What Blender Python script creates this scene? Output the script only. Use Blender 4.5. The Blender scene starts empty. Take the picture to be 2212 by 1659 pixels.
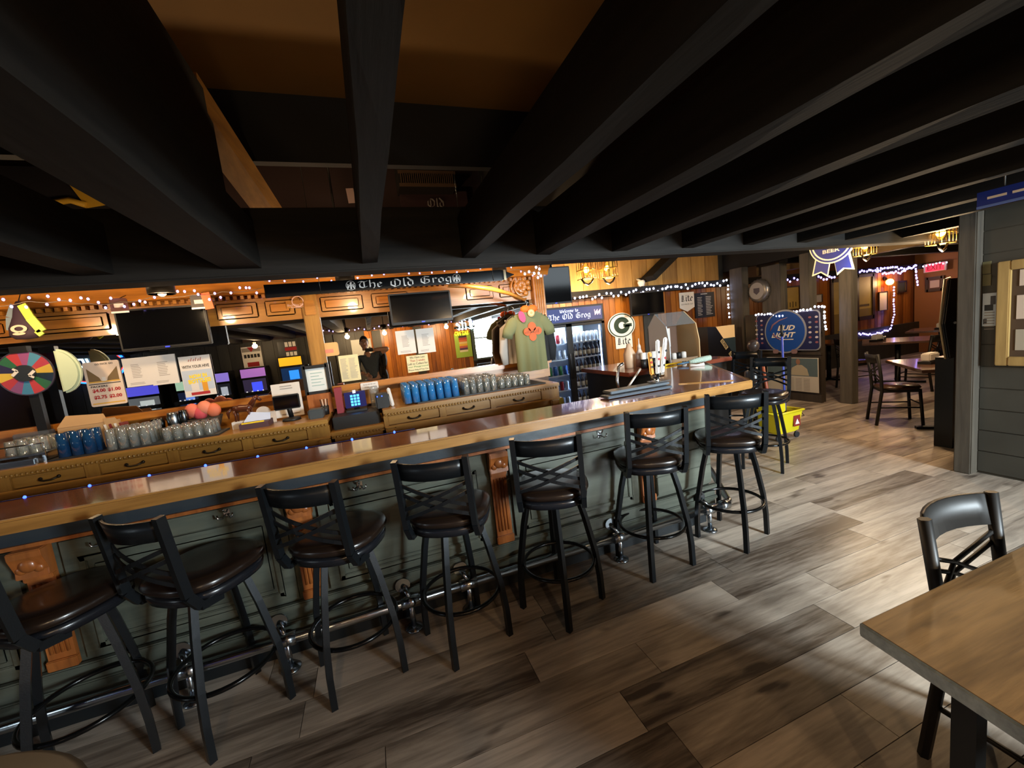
import bpy, bmesh, math, random
from mathutils import Vector, Matrix
random.seed(7)
SC = bpy.context.scene
COL = SC.collection
R = math.radians

# ------------------------------------------------------------------ camera
F_PX, CX, CY, EYE = 880.6, 1106.0, 829.5, 1.61
_p, _r, _y = R(-6.974), R(-6.393), R(18.714)
_f = Vector((math.sin(_y)*math.cos(_p), math.cos(_y)*math.cos(_p), math.sin(_p)))
_rt = Vector((math.cos(_y), -math.sin(_y), 0))
_up = _rt.cross(_f)
RT = math.cos(_r)*_rt + math.sin(_r)*_up
UP = -math.sin(_r)*_rt + math.cos(_r)*_up
FW = _f
CAM = Vector((0, 0, EYE))
cd = bpy.data.cameras.new('camera'); cam = bpy.data.objects.new('camera', cd); COL.objects.link(cam)
m = Matrix.Identity(4)
for i in range(3):
    m[i][0], m[i][1], m[i][2], m[i][3] = RT[i], UP[i], -FW[i], CAM[i]
cam.matrix_world = m
cd.sensor_fit = 'HORIZONTAL'; cd.sensor_width = 36; cd.lens = F_PX/2212*36
cd.clip_start = 0.03; cd.clip_end = 100
SC.camera = cam

def ray(x, y): return (x-CX)/F_PX*RT - (y-CY)/F_PX*UP + FW
def onY(x, y, Y): d = ray(x, y); return CAM + d*(Y/d.y)
def onX(x, y, X): d = ray(x, y); return CAM + d*(X/d.x)
def onZ(x, y, Z): d = ray(x, y); return CAM + d*((Z-EYE)/d.z)
MIR = 4.30                       # plane of the back bar mirror
YF = -3.0                        # inner face of the street-side wall
def refl(x, y, Y=YF):            # where a thing seen in the mirror really stands
    p = onY(x, y, 2*MIR-Y); return Vector((p.x, Y, p.z))

# ------------------------------------------------------------------ world, light, exposure
w = bpy.data.worlds.new('sky'); SC.world = w; w.use_nodes = True
bg = w.node_tree.nodes['Background']; bg.inputs[0].default_value = (0.80, 0.92, 1.0, 1); bg.inputs[1].default_value = 3.0
SC.view_settings.view_transform = 'Standard'; SC.view_settings.look = 'None'
SC.view_settings.exposure = 0.62; SC.view_settings.gamma = 1.0
SC.view_settings.use_curve_mapping = False
try:
    SC.cycles.use_denoising = True
    SC.cycles.max_bounces = 8; SC.cycles.transmission_bounces = 6; SC.cycles.glossy_bounces = 5; SC.cycles.diffuse_bounces = 4
    SC.cycles.sample_clamp_indirect = 4.0; SC.cycles.caustics_reflective = False; SC.cycles.caustics_refractive = False
    SC.cycles.blur_glossy = 0.5
except Exception:
    pass

def light(name, kind, loc, energy, color, size=.1, aim=None, sizey=None, spot=None, spread=None):
    d = bpy.data.lights.new(name, kind); o = bpy.data.objects.new(name, d); COL.objects.link(o)
    d.energy = energy; d.color = color; o.location = loc
    if kind == 'AREA':
        d.size = size
        if sizey: d.shape = 'RECTANGLE'; d.size_y = sizey
    else: d.shadow_soft_size = size
    if kind == 'SPOT' and spot: d.spot_size = R(spot); d.spot_blend = .8
    if spread: d.spread = R(spread)
    if aim is not None: o.rotation_euler = (Vector(aim)-Vector(loc)).to_track_quat('-Z', 'Y').to_euler()
    return o
WARM = (1.0, .69, .38)
DAY = (.80, .93, 1.0)
W1a, W1b = refl(1033, 793), refl(1096, 688)       # the window that shows in the mirror
WX0, WX1, WZ0, WZ1 = W1a.x, W1b.x, 1.02, 2.18
# daylight entering by the street window and by the window in the left wall
light('daylight_window', 'AREA', ((WX0+WX1)/2, YF-.22, (WZ0+WZ1)/2+.1), 255, DAY, WX1-WX0+.1, (2.0, 2.3, .6), WZ1-WZ0, spread=105)
light('daylight_window_west', 'AREA', (-7.0, -.9, 1.6), 9, DAY, .9, (3, 1.2, .9), 1.1)

# ------------------------------------------------------------------ materials
def lin(h):
    h = h.lstrip('#'); c = [int(h[i:i+2], 16)/255 for i in (0, 2, 4)]
    return tuple(x/12.92 if x <= .04045 else ((x+.055)/1.055)**2.4 for x in c)+(1,)
M = {}
def mat(name, col, rough=.5, metal=0, spec=.5, emit=0, emcol=None, trans=0, coat=0, bump=0, bscale=60, var=0, vscale=8, alpha=1, ior=1.45):
    if name in M: return M[name]
    m = bpy.data.materials.new(name); m.use_nodes = True; nt = m.node_tree; b = nt.nodes['Principled BSDF']
    c = lin(col); b.inputs['Base Color'].default_value = c
    b.inputs['Roughness'].default_value = rough; b.inputs['Metallic'].default_value = metal
    b.inputs['Specular IOR Level'].default_value = spec; b.inputs['IOR'].default_value = ior
    b.inputs['Transmission Weight'].default_value = trans; b.inputs['Coat Weight'].default_value = coat
    b.inputs['Coat Roughness'].default_value = .08; b.inputs['Alpha'].default_value = alpha
    if emit:
        b.inputs['Emission Color'].default_value = lin(emcol or col); b.inputs['Emission Strength'].default_value = emit
    if bump or var:
        tc = nt.nodes.new('ShaderNodeTexCoord'); n = nt.nodes.new('ShaderNodeTexNoise')
        n.inputs['Scale'].default_value = bscale if not var else vscale; n.inputs['Detail'].default_value = 5
        nt.links.new(tc.outputs['Object'], n.inputs['Vector'])
        if var:
            mx = nt.nodes.new('ShaderNodeMix'); mx.data_type = 'RGBA'
            mx.inputs[6].default_value = tuple(x*(1-var) for x in c[:3])+(1,); mx.inputs[7].default_value = tuple(min(1, x*(1+var)) for x in c[:3])+(1,)
            nt.links.new(n.outputs['Fac'], mx.inputs[0]); nt.links.new(mx.outputs[2], b.inputs['Base Color'])
        if bump:
            n2 = nt.nodes.new('ShaderNodeTexNoise'); n2.inputs['Scale'].default_value = bscale; n2.inputs['Detail'].default_value = 6
            nt.links.new(tc.outputs['Object'], n2.inputs['Vector'])
            bp = nt.nodes.new('ShaderNodeBump'); bp.inputs['Strength'].default_value = bump; bp.inputs['Distance'].default_value = .01
            nt.links.new(n2.outputs['Fac'], bp.inputs['Height']); nt.links.new(bp.outputs['Normal'], b.inputs['Normal'])
    M[name] = m; return m

def wood(name, light_c, dark_c, axis='X', scale=6, rough=.35, coat=0, rnd=None, spread=.35, bump=.15, knots=False, spec=.5):
    """streaky wood: noise stretched along one axis; rnd adds a tone per object ('obj') or per island ('isl')"""
    if name in M: return M[name]
    m = bpy.data.materials.new(name); m.use_nodes = True; nt = m.node_tree; N = nt.nodes; L = nt.links; b = N['Principled BSDF']
    b.inputs['Roughness'].default_value = rough; b.inputs['Coat Weight'].default_value = coat; b.inputs['Coat Roughness'].default_value = .06
    b.inputs['Specular IOR Level'].default_value = spec
    tc = N.new('ShaderNodeTexCoord'); mp = N.new('ShaderNodeMapping'); vec = tc.outputs['Object']
    s = {'X': (.09, 1, 1), 'Y': (1, .09, 1), 'Z': (1, 1, .09)}[axis]
    mp.inputs['Scale'].default_value = s
    rv = None
    if rnd:
        if rnd == 'obj': oi = N.new('ShaderNodeObjectInfo'); rv = oi.outputs['Random']
        else: gi = N.new('ShaderNodeNewGeometry'); rv = gi.outputs['Random Per Island']
        cm = N.new('ShaderNodeCombineXYZ'); ml = N.new('ShaderNodeMath'); ml.operation = 'MULTIPLY'; ml.inputs[1].default_value = 37
        L.new(rv, ml.inputs[0])
        for i in range(3): L.new(ml.outputs[0], cm.inputs[i])
        L.new(cm.outputs[0], mp.inputs['Location'])
    L.new(vec, mp.inputs['Vector'])
    n1 = N.new('ShaderNodeTexNoise'); n1.inputs['Scale'].default_value = scale; n1.inputs['Detail'].default_value = 8; n1.inputs['Roughness'].default_value = .65; n1.inputs['Distortion'].default_value = .6
    n2 = N.new('ShaderNodeTexNoise'); n2.inputs['Scale'].default_value = scale*9; n2.inputs['Detail'].default_value = 4
    L.new(mp.outputs[0], n1.inputs['Vector']); L.new(mp.outputs[0], n2.inputs['Vector'])
    add = N.new('ShaderNodeMath'); add.operation = 'MULTIPLY_ADD'; add.inputs[1].default_value = .35
    L.new(n2.outputs['Fac'], add.inputs[0]); L.new(n1.outputs['Fac'], add.inputs[2])
    src = add.outputs[0]
    if rv is not None:
        a2 = N.new('ShaderNodeMath'); a2.operation = 'MULTIPLY_ADD'; a2.inputs[1].default_value = spread; L.new(rv, a2.inputs[0]); L.new(src, a2.inputs[2])
        a3 = N.new('ShaderNodeMath'); a3.operation = 'SUBTRACT'; a3.inputs[1].default_value = spread/2; L.new(a2.outputs[0], a3.inputs[0]); src = a3.outputs[0]
    if knots:
        n3 = N.new('ShaderNodeTexNoise'); n3.inputs['Scale'].default_value = 7; n3.inputs['Detail'].default_value = 2; m3 = N.new('ShaderNodeMapping'); m3.inputs['Scale'].default_value = tuple(.35 if q < .5 else 1 for q in s)
        L.new(vec, m3.inputs['Vector'])
        if rnd: L.new(cm.outputs[0], m3.inputs['Location'])
        L.new(m3.outputs[0], n3.inputs['Vector']); r3 = N.new('ShaderNodeMapRange'); r3.inputs[1].default_value = .66; r3.inputs[2].default_value = .74; r3.inputs[4].default_value = .3
        L.new(n3.outputs['Fac'], r3.inputs[0]); s3 = N.new('ShaderNodeMath'); s3.operation = 'SUBTRACT'; L.new(src, s3.inputs[0]); L.new(r3.outputs[0], s3.inputs[1]); src = s3.outputs[0]
    cr = N.new('ShaderNodeValToRGB'); cr.color_ramp.elements[0].position = .42; cr.color_ramp.elements[1].position = .88
    cr.color_ramp.elements[0].color = lin(dark_c); cr.color_ramp.elements[1].color = lin(light_c)
    L.new(src, cr.inputs[0]); L.new(cr.outputs[0], b.inputs['Base Color'])
    if bump:
        bp = N.new('ShaderNodeBump'); bp.inputs['Strength'].default_value = bump; bp.inputs['Distance'].default_value = .004
        L.new(src, bp.inputs['Height']); L.new(bp.outputs['Normal'], b.inputs['Normal'])
    M[name] = m; return m

def clear(name, tint='#ffffff', gloss=.5, rough=.03, body=0):
    """thin clear glass or plastic: see-through, brighter reflections at grazing angles; body = share of tinted diffuse"""
    if name in M: return M[name]
    m = bpy.data.materials.new(name); m.use_nodes = True; nt = m.node_tree; N = nt.nodes; L = nt.links
    for n in list(N):
        if n.type != 'OUTPUT_MATERIAL': N.remove(n)
    out = [n for n in N if n.type == 'OUTPUT_MATERIAL'][0]
    t = N.new('ShaderNodeBsdfTransparent'); t.inputs[0].default_value = lin(tint)
    g = N.new('ShaderNodeBsdfGlossy'); g.inputs['Roughness'].default_value = rough; g.inputs[0].default_value = (.95, .97, 1, 1)
    lw = N.new('ShaderNodeLayerWeight'); lw.inputs[0].default_value = .35
    ml = N.new('ShaderNodeMath'); ml.operation = 'MULTIPLY'; ml.inputs[1].default_value = gloss; L.new(lw.outputs['Facing'], ml.inputs[0])
    mx = N.new('ShaderNodeMixShader'); L.new(ml.outputs[0], mx.inputs[0]); last = t.outputs[0]
    if body:
        d = N.new('ShaderNodeBsdfDiffuse'); d.inputs[0].default_value = lin(tint); m2 = N.new('ShaderNodeMixShader'); m2.inputs[0].default_value = body
        L.new(t.outputs[0], m2.inputs[1]); L.new(d.outputs[0], m2.inputs[2]); last = m2.outputs[0]
    L.new(last, mx.inputs[1]); L.new(g.outputs[0], mx.inputs[2]); L.new(mx.outputs[0], out.inputs[0])
    M[name] = m; return m
# ------------------------------------------------------------------ object helpers
def tag(o, label=None, cat=None, group=None, kind=None):
    if label: o['label'] = label
    if cat: o['category'] = cat
    if group: o['group'] = group
    if kind: o['kind'] = kind
    return o
def thing(name, label, cat, loc=(0, 0, 0), group=None, rz=0):
    o = bpy.data.objects.new(name, None); COL.objects.link(o); o.location = loc; o.rotation_euler = (0, 0, rz)
    o.empty_display_size = .05
    return tag(o, label, cat, group)
def origin(p):
    v = Vector((0, 0, 0))
    while p is not None: v = v+p.location; p = p.parent
    return v
class MB:
    def __init__(s): s.v = []; s.f = []; s.sm = []
    def add(s, vs, fs, smooth=False):
        n = len(s.v); s.v += [Vector(v) for v in vs]; s.f += [tuple(i+n for i in f) for f in fs]; s.sm += [smooth]*len(fs); return s
    def box(s, a, b):
        x0, y0, z0 = a; x1, y1, z1 = b
        x0, x1 = min(x0, x1), max(x0, x1); y0, y1 = min(y0, y1), max(y0, y1); z0, z1 = min(z0, z1), max(z0, z1)
        return s.add([(x0,y0,z0),(x1,y0,z0),(x1,y1,z0),(x0,y1,z0),(x0,y0,z1),(x1,y0,z1),(x1,y1,z1),(x0,y1,z1)],
                     [(0,3,2,1),(4,5,6,7),(0,1,5,4),(1,2,6,5),(2,3,7,6),(3,0,4,7)])
    def cbox(s, c, size): return s.box([c[i]-size[i]/2 for i in range(3)], [c[i]+size[i]/2 for i in range(3)])
    def bar(s, a, b, wd, ht, up=(0, 0, 1)):
        a, b = Vector(a), Vector(b); d = (b-a).normalized(); u = Vector(up); r = d.cross(u)
        if r.length < 1e-4: u = Vector((0, 1, 0)); r = d.cross(u)
        r.normalize(); u = r.cross(d).normalized(); r *= wd/2; u *= ht/2
        vs = [p+i*r+j*u for p in (a, b) for i, j in ((-1,-1),(1,-1),(1,1),(-1,1))]
        return s.add(vs, [(0,1,2,3),(7,6,5,4),(0,4,5,1),(1,5,6,2),(2,6,7,3),(3,7,4,0)])
    def tube(s, pts, r, n=8, caps=True, closed=False, smooth=True):
        pts = [Vector(p) for p in pts]; rs = r if isinstance(r, (list, tuple)) else [r]*len(pts)
        vs = []; N = len(pts); prev = None
        for i, p in enumerate(pts):
            if closed: d = pts[(i+1) % N]-pts[i-1]
            else: d = pts[min(i+1, N-1)]-pts[max(i-1, 0)]
            d.normalize()
            if prev is None:
                u = Vector((0, 0, 1)) if abs(d.z) < .9 else Vector((0, 1, 0))
            else: u = prev
            a = (u-d*u.dot(d)).normalized(); prev = a; b = d.cross(a)
            for k in range(n):
                t = 2*math.pi*(k+.5)/n; vs.append(p+(a*math.cos(t)+b*math.sin(t))*rs[i])
        fs = []
        for i in range(N if closed else N-1):
            j = (i+1) % N
            for k in range(n): fs.append((i*n+k, i*n+(k+1) % n, j*n+(k+1) % n, j*n+k))
        s.add(vs, fs, smooth)
        if caps and not closed:
            m0 = len(s.v)-len(vs); s.f += [tuple(m0+k for k in range(n))[::-1], tuple(m0+(N-1)*n+k for k in range(n))]; s.sm += [False, False]
        return s
    def lathe(s, prof, c=(0, 0, 0), n=24, axis='z', smooth=True, sq=0):
        vs = []; c = Vector(c)
        for r, z in prof:
            for k in range(n):
                t = 2*math.pi*k/n; q = 1.0
                if sq: q = 1/((abs(math.cos(t))**sq+abs(math.sin(t))**sq)**(1/sq))
                x, y = r*q*math.cos(t), r*q*math.sin(t)
                vs.append(c+Vector({'z': (x, y, z), 'y': (x, z, -y), 'x': (z, x, y)}[axis]))
        fs = []
        for i in range(len(prof)-1):
            for k in range(n): fs.append((i*n+k, i*n+(k+1) % n, (i+1)*n+(k+1) % n, (i+1)*n+k))
        s.add(vs, fs, smooth); m0 = len(s.v)-len(vs)
        if prof[0][0] > 1e-5: s.f.append(tuple(m0+k for k in range(n))[::-1]); s.sm.append(False)
        if prof[-1][0] > 1e-5: s.f.append(tuple(m0+(len(prof)-1)*n+k for k in range(n))); s.sm.append(False)
        return s
    def prism(s, poly, o, u, v, depth):
        """polygon in the plane (o,u,v), extruded along u x v by depth"""
        o, u, v = Vector(o), Vector(u), Vector(v); nrm = u.cross(v).normalized()*depth
        n = len(poly); a = [o+u*p[0]+v*p[1] for p in poly]
        return s.add(a+[p+nrm for p in a], [tuple(range(n))[::-1], tuple(range(n, 2*n))]+[(i, (i+1) % n, (i+1) % n+n, i+n) for i in range(n)])
    def ball(s, c, r, n=10, sz=(1, 1, 1)):
        pr = [(math.sin(math.pi*i/n)*r, -math.cos(math.pi*i/n)*r) for i in range(n+1)]
        vs0 = len(s.v); s.lathe([(max(p[0], 1e-6), p[1]) for p in pr], (0, 0, 0), n+2)
        for i in range(vs0, len(s.v)): s.v[i] = Vector(c)+Vector((s.v[i].x*sz[0], s.v[i].y*sz[1], s.v[i].z*sz[2]))
        return s
    def quad(s, a, b, c, d): return s.add([a, b, c, d], [(0, 1, 2, 3)])
    def xf(s, mtx): s.v = [mtx @ v for v in s.v]; return s
    def mesh(s, name, mt, off=Vector((0, 0, 0)), bevel=0):
        me = bpy.data.meshes.new(name); me.from_pydata([tuple(v-off) for v in s.v], [], s.f)
        for p, q in zip(me.polygons, s.sm): p.use_smooth = q
        if bevel:
            bm = bmesh.new(); bm.from_mesh(me); bmesh.ops.remove_doubles(bm, verts=bm.verts, dist=1e-5)
            es = [e for e in bm.edges if len(e.link_faces) == 2 and e.calc_face_angle(0) > .6]
            bmesh.ops.bevel(bm, geom=es, offset=bevel, segments=2, affect='EDGES', clamp_overlap=True); bm.to_mesh(me); bm.free()
        if mt is not None: me.materials.append(mt)
        me.update(); return me
    def build(s, name, mt, parent=None, label=None, cat=None, group=None, kind=None, bevel=0, at=None):
        off = origin(parent) if parent is not None else (Vector(at) if at is not None else Vector((0, 0, 0)))
        if parent is None and at is None and cat:
            xs = [v.x for v in s.v]; ys = [v.y for v in s.v]; zs = [v.z for v in s.v]
            off = Vector(((min(xs)+max(xs))/2, (min(ys)+max(ys))/2, min(zs)))
        me = s.mesh(name, mt, off, bevel); o = bpy.data.objects.new(name, me); COL.objects.link(o)
        if parent is not None: o.parent = parent
        else: o.location = off
        return tag(o, label, cat, group, kind)
def inst(name, me, loc, parent=None, rot=(0, 0, 0), scale=None):
    o = bpy.data.objects.new(name, me); COL.objects.link(o)
    if parent is not None: o.parent = parent; o.location = Vector(loc)-origin(parent)
    else: o.location = loc
    o.rotation_euler = rot
    if scale: o.scale = scale
    return o
def copy_tree(o, parent=None):
    c = o.copy(); COL.objects.link(c); c.parent = parent
    for ch in o.children: copy_tree(ch, c)
    return c
XV, YV, ZV = Vector((1, 0, 0)), Vector((0, 1, 0)), Vector((0, 0, 1))
FACE = {'y-': (XV, ZV), 'x-': (-YV, ZV), 'y+': (-XV, ZV), 'z+': (XV, YV), 'x+': (YV, ZV)}
def _fit(vs, fs, c, wd, ht, face, depth, roll=0):
    u, v = FACE[face]; n = u.cross(v)
    if roll:
        u, v = u*math.cos(roll)+v*math.sin(roll), v*math.cos(roll)-u*math.sin(roll)
    xs = [p[0] for p in vs]; ys = [p[1] for p in vs]; x0, x1, y0, y1 = min(xs), max(xs), min(ys), max(ys)
    sx = wd/(x1-x0); sy = ht/(y1-y0) if ht else sx
    c = Vector(c)
    return [c+u*((p[0]-(x0+x1)/2)*sx)+v*((p[1]-(y0+y1)/2)*sy)+n*depth for p in vs]
_tc = {}
def words(txt, c, wd, ht, mt, parent, face='y-', depth=.002, roll=0, bold=0, name='lettering', shear=0, flip=False, split=False):
    """flat print of a line of text fitted to wd x ht metres"""
    key = (txt, bold, shear)
    if key not in _tc:
        cu = bpy.data.curves.new('t', 'FONT'); cu.body = txt; cu.size = 1; cu.offset = bold; cu.shear = shear; cu.resolution_u = 2
        fo = bpy.data.objects.new('t', cu); me = fo.to_mesh()
        _tc[key] = ([tuple(v.co) for v in me.vertices], [tuple(p.vertices) for p in me.polygons])
        fo.to_mesh_clear(); bpy.data.objects.remove(fo); bpy.data.curves.remove(cu)
    vs, fs = _tc[key]
    if not vs: return
    if flip: vs = [(-v[0], v[1]) for v in vs]
    pv = _fit(vs, fs, c, wd, ht, face, depth, roll)
    if split:                                   # one part per letter
        par = list(range(len(vs)))
        def find(i):
            while par[i] != i: par[i] = par[par[i]]; i = par[i]
            return i
        for f in fs:
            for q in f[1:]: par[find(q)] = find(f[0])
        gr = {}
        for f in fs: gr.setdefault(find(f[0]), []).append(f)
        for g in gr.values():
            ids = sorted({i for f in g for i in f}); mp_ = {i: k for k, i in enumerate(ids)}
            MB().add([pv[i] for i in ids], [tuple(mp_[i] for i in f) for f in g]).build('letter', mt, parent)
        return
    b = MB(); b.add(pv, fs)
    return b.build(name, mt, parent)
GL = {'T': (.62, [[(.05,.62),(.2,.7),(.42,.62),(.6,.72)],[(.26,.64),(.12,.4),(.14,.12),(.32,.02),(.56,.14)],[(.38,.62),(.38,.1)]]),
 'h': (.46, [[(.1,.78),(.1,.04)],[(.1,.4),(.28,.5),(.36,.4),(.36,.08),(.28,-.1)]]),
 'e': (.38, [[(.1,.24),(.32,.36),(.2,.5),(.08,.38),(.08,.1),(.18,0),(.32,.1)]]),
 'O': (.7, [[(.3,.72),(.1,.55),(.08,.2),(.3,0),(.55,.12),(.6,.5),(.45,.7),(.3,.72)],[(.3,.6),(.3,.12)]]),
 'l': (.24, [[(.1,.78),(.1,.08),(.18,0)]]),
 'd': (.46, [[(.06,.8),(.34,.45),(.34,.1),(.2,0),(.08,.12),(.08,.38),(.2,.5),(.34,.42)]]),
 'G': (.7, [[(.58,.66),(.3,.72),(.1,.5),(.1,.18),(.3,0),(.56,.1),(.56,.36),(.38,.42)],[(.3,.6),(.3,.14)]]),
 'r': (.36, [[(.1,.5),(.1,.02)],[(.1,.4),(.22,.5),(.32,.42)]]),
 'o': (.44, [[(.2,.5),(.08,.38),(.08,.1),(.2,0),(.34,.12),(.34,.38),(.2,.5)]]),
 'g': (.44, [[(.34,.46),(.2,.5),(.08,.38),(.08,.14),(.2,.04),(.34,.14)],[(.34,.5),(.34,-.1),(.22,-.22),(.06,-.14)]]),
 'L': (.52, [[(.16,.74),(.12,.5),(.12,.1)],[(.03,.06),(.25,0),(.48,.1)],[(.26,.7),(.26,.1)]]),
 'i': (.24, [[(.1,.5),(.1,.06),(.18,0)],[(.08,.68),(.13,.66)]]), 't': (.3, [[(.12,.7),(.12,.08),(.24,0)],[(.02,.5),(.26,.5)]]),
 'W': (.74, [[(.05,.7),(.12,.12),(.24,0),(.36,.15),(.36,.62)],[(.36,.15),(.5,0),(.64,.2),(.62,.7)]]),
 'c': (.36, [[(.32,.42),(.2,.5),(.08,.38),(.08,.1),(.2,0),(.32,.1)]]),
 'm': (.64, [[(.1,.5),(.1,.02)],[(.1,.4),(.24,.5),(.32,.4),(.32,.02)],[(.32,.4),(.46,.5),(.54,.4),(.54,.02)]]), ' ': (.3, [])}
def blackletter(txt, c, wd, ht, mt, parent, face='y-', depth=.002, roll=0, nib=.055, name='lettering'):
    vs, fs, x = [], [], 0
    nb = (nib*math.cos(R(42)), nib*math.sin(R(42)))
    for ch in txt:
        g = GL[ch]
        for pl in g[1]:
            for (ax, ay), (bx, by) in zip(pl[:-1], pl[1:]):
                q = [(ax+x-nb[0], ay-nb[1]), (ax+x+nb[0], ay+nb[1]), (bx+x+nb[0], by+nb[1]), (bx+x-nb[0], by-nb[1])]
                ar = sum(q[i][0]*q[(i+1) % 4][1]-q[(i+1) % 4][0]*q[i][1] for i in range(4))
                if ar < 0: q = q[::-1]
                n = len(vs); vs += q; fs.append((n, n+1, n+2, n+3))
        x += g[0]
    b = MB(); b.add(_fit(vs, fs, c, wd, ht, face, depth, roll), fs)
    return b.build(name, mt, parent)
def panel(name, c, wd, ht, th, mt, face='y-', roll=0, parent=None, rad=0, **k):
    """thin board (poster, sign, screen) centred at c, its front th in front of c"""
    u, v = FACE[face]
    if roll: u, v = u*math.cos(roll)+v*math.sin(roll), v*math.cos(roll)-u*math.sin(roll)
    if rad:
        poly = []
        for sx, sy, a0 in ((1,-1,-90),(1,1,0),(-1,1,90),(-1,-1,180)):
            for j in range(5):
                t = R(a0+j*22.5); poly.append((sx*(wd/2-rad)+rad*math.cos(t), sy*(ht/2-rad)+rad*math.sin(t)))
    else: poly = [(-wd/2,-ht/2),(wd/2,-ht/2),(wd/2,ht/2),(-wd/2,ht/2)]
    b = MB(); b.prism(poly, c, u, v, th)
    return b.build(name, mt, parent, **k)
def disc(name, c, rx, ry, th, mt, face='y-', parent=None, n=40, roll=0, a0=0, a1=360, r0=0, **k):
    u, v = FACE[face]
    if roll: u, v = u*math.cos(roll)+v*math.sin(roll), v*math.cos(roll)-u*math.sin(roll)
    k2 = max(3, int(n*(a1-a0)/360)); full = abs(a1-a0) >= 359.9; st = range(k2 if full else k2+1)
    pts = [(rx*math.cos(R(a0+(a1-a0)*i/k2)), ry*math.sin(R(a0+(a1-a0)*i/k2))) for i in st]
    b = MB()
    if r0:
        q = [(x*r0, y*r0) for x, y in pts]; N = len(pts)
        for i in range(N if full else N-1):
            j = (i+1) % N; b.prism([pts[i], pts[j], q[j], q[i]], c, u, v, th)
    else:
        if not full: pts.append((0, 0))
        b.prism(pts, c, u, v, th)
    return b.build(name, mt, parent, **k)
# ================================================================== the setting
BLK = mat('black_timber', '#23211e', .6, bump=.5, bscale=25, var=.35, vscale=7)
BLKW = wood('black_stained_wood', '#24221f', '#0a0a09', 'Y', 5, .75, bump=.6, spec=.2)
BLKX = wood('black_stained_wood_long', '#24211e', '#0a0a09', 'X', 5, .75, bump=.6, spec=.2)
GRYP = wood('grey_painted_post', '#5d564b', '#332f2a', 'Z', 5, .55, bump=.6)
PINE = wood('varnished_pine_board', '#b06a24', '#6f3a10', 'Z', 7, .32, rnd='obj', spread=.5)
PINEX = wood('varnished_pine_long', '#b86c22', '#743c0f', 'X', 7, .3)
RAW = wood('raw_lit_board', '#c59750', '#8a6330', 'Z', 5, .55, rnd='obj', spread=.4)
DGRN = wood('dark_green_board', '#39372f', '#211f1b', 'Z', 5, .55, rnd='obj', spread=.3)
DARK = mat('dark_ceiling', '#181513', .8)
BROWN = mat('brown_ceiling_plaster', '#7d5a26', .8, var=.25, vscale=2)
MAROON = mat('maroon_wall_paint', '#33211f', .75, var=.15, vscale=3)
PLK = wood('floor_plank_oak', '#c4b4a3', '#4f4339', 'X', 7, .36, rnd='obj', spread=.34, bump=.15, knots=True)
PLKI = wood('floor_plank_oak_far', '#c4b4a3', '#4f4339', 'X', 7, .36, rnd='isl', spread=.34, bump=.15, knots=True)
JOINT = mat('floor_joint', '#2b231d', .8)

fl = MB().box((-7.0, -3.2, -.08), (13.4, 6.8, -.008)).build('floor', JOINT, kind='structure', label='weathered oak plank floor with grey and brown boards')
PW, PL = .2, 1.22
rows = []
for j in range(int((6.6-YF)/PW)+1):
    y0 = YF+.03+j*PW; x = -4.0-random.random()*PL
    while x < 13.2:
        a, b = max(x, -4.0), min(x+PL, 13.2)
        if b-a > .08 and y0+PW < 6.75: rows.append((a, b, y0))
        x += PL
def seen(a, b, y0):
    s = 0
    for x in (a, (a+b)/2, b):
        d = Vector((x, y0+PW/2, 0))-CAM; z = d.dot(FW)
        if z > .15:
            u, v = CX+F_PX*d.dot(RT)/z, CY-F_PX*d.dot(UP)/z
            if -60 < u < 2270 and v < 1760: s = max(s, 1/(z*z))
    if y0 > 2.4 and a < 2.6: s *= .02
    return s
rows.sort(key=lambda r: -seen(*r))
pm = {}
for a, b, y0 in rows[:300]:
    k = round(b-a, 2)
    if k not in pm: pm[k] = MB().box((0, 0, -.008), (b-a-.003, PW-.003, 0)).mesh('plank', PLK)
    inst('plank', pm[k], (a, y0, 0), fl)
far = MB()
for a, b, y0 in rows[300:]: far.box((a, y0, -.008), (b-.003, y0+PW-.003, 0))
far.build('plank_field', PLKI, fl, kind='stuff')

# ---- beams: a long header with joists running into it
XB0, XB1, YB = -6.8, 6.95, 2.52
hdr = MB().box((XB0, YB, 2.06), (XB1, YB+.16, 2.41)).build('header_beam', BLKX, label='long black timber header beam above the bar', cat='beam', kind='structure', bevel=.008)
jx = [(-6.3, .12), (-5.7, .12), (-5.1, .12), (-4.5, .12), (-3.9, .12), (-3.4, .12), (-2.9, .13), (-2.3, .12), (-1.72, .12), (-1.15, .12), (-.553, .17), (.083, .078), (.665, .085), (1.17, .10), (1.76, .12), (2.36, .1), (2.96, .1), (3.56, .11), (4.15, .1), (4.95, .1), (5.55, .1), (6.2, .1)]
for i, (x, wd) in enumerate(jx):
    zt = 2.34
    b = MB(); n = 12; y0, y1 = YF+.02, YB     # slightly hewn timber
    vs = []
    for k in range(n+1):
        y = y0+(y1-y0)*k/n; q = [random.uniform(-.004, .004) for _ in range(4)]
        vs += [(x-wd/2+q[0], y, 2.1+q[1]), (x+wd/2+q[2], y, 2.1+q[3]), (x+wd/2, y, zt), (x-wd/2, y, zt)]
    fs = [(0, 1, 2, 3), tuple(n*4+t for t in (3, 2, 1, 0))]
    for k in range(n):
        for t in range(4): fs.append((k*4+t, k*4+4+t, k*4+4+(t+1) % 4, k*4+(t+1) % 4))
    b.add(vs, fs)
    b.build('ceiling_joist', BLKW, label='rough black ceiling joist running to the header beam', cat='beam', group='black ceiling joists', kind='structure', at=(x, y0, 2.1))
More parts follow.
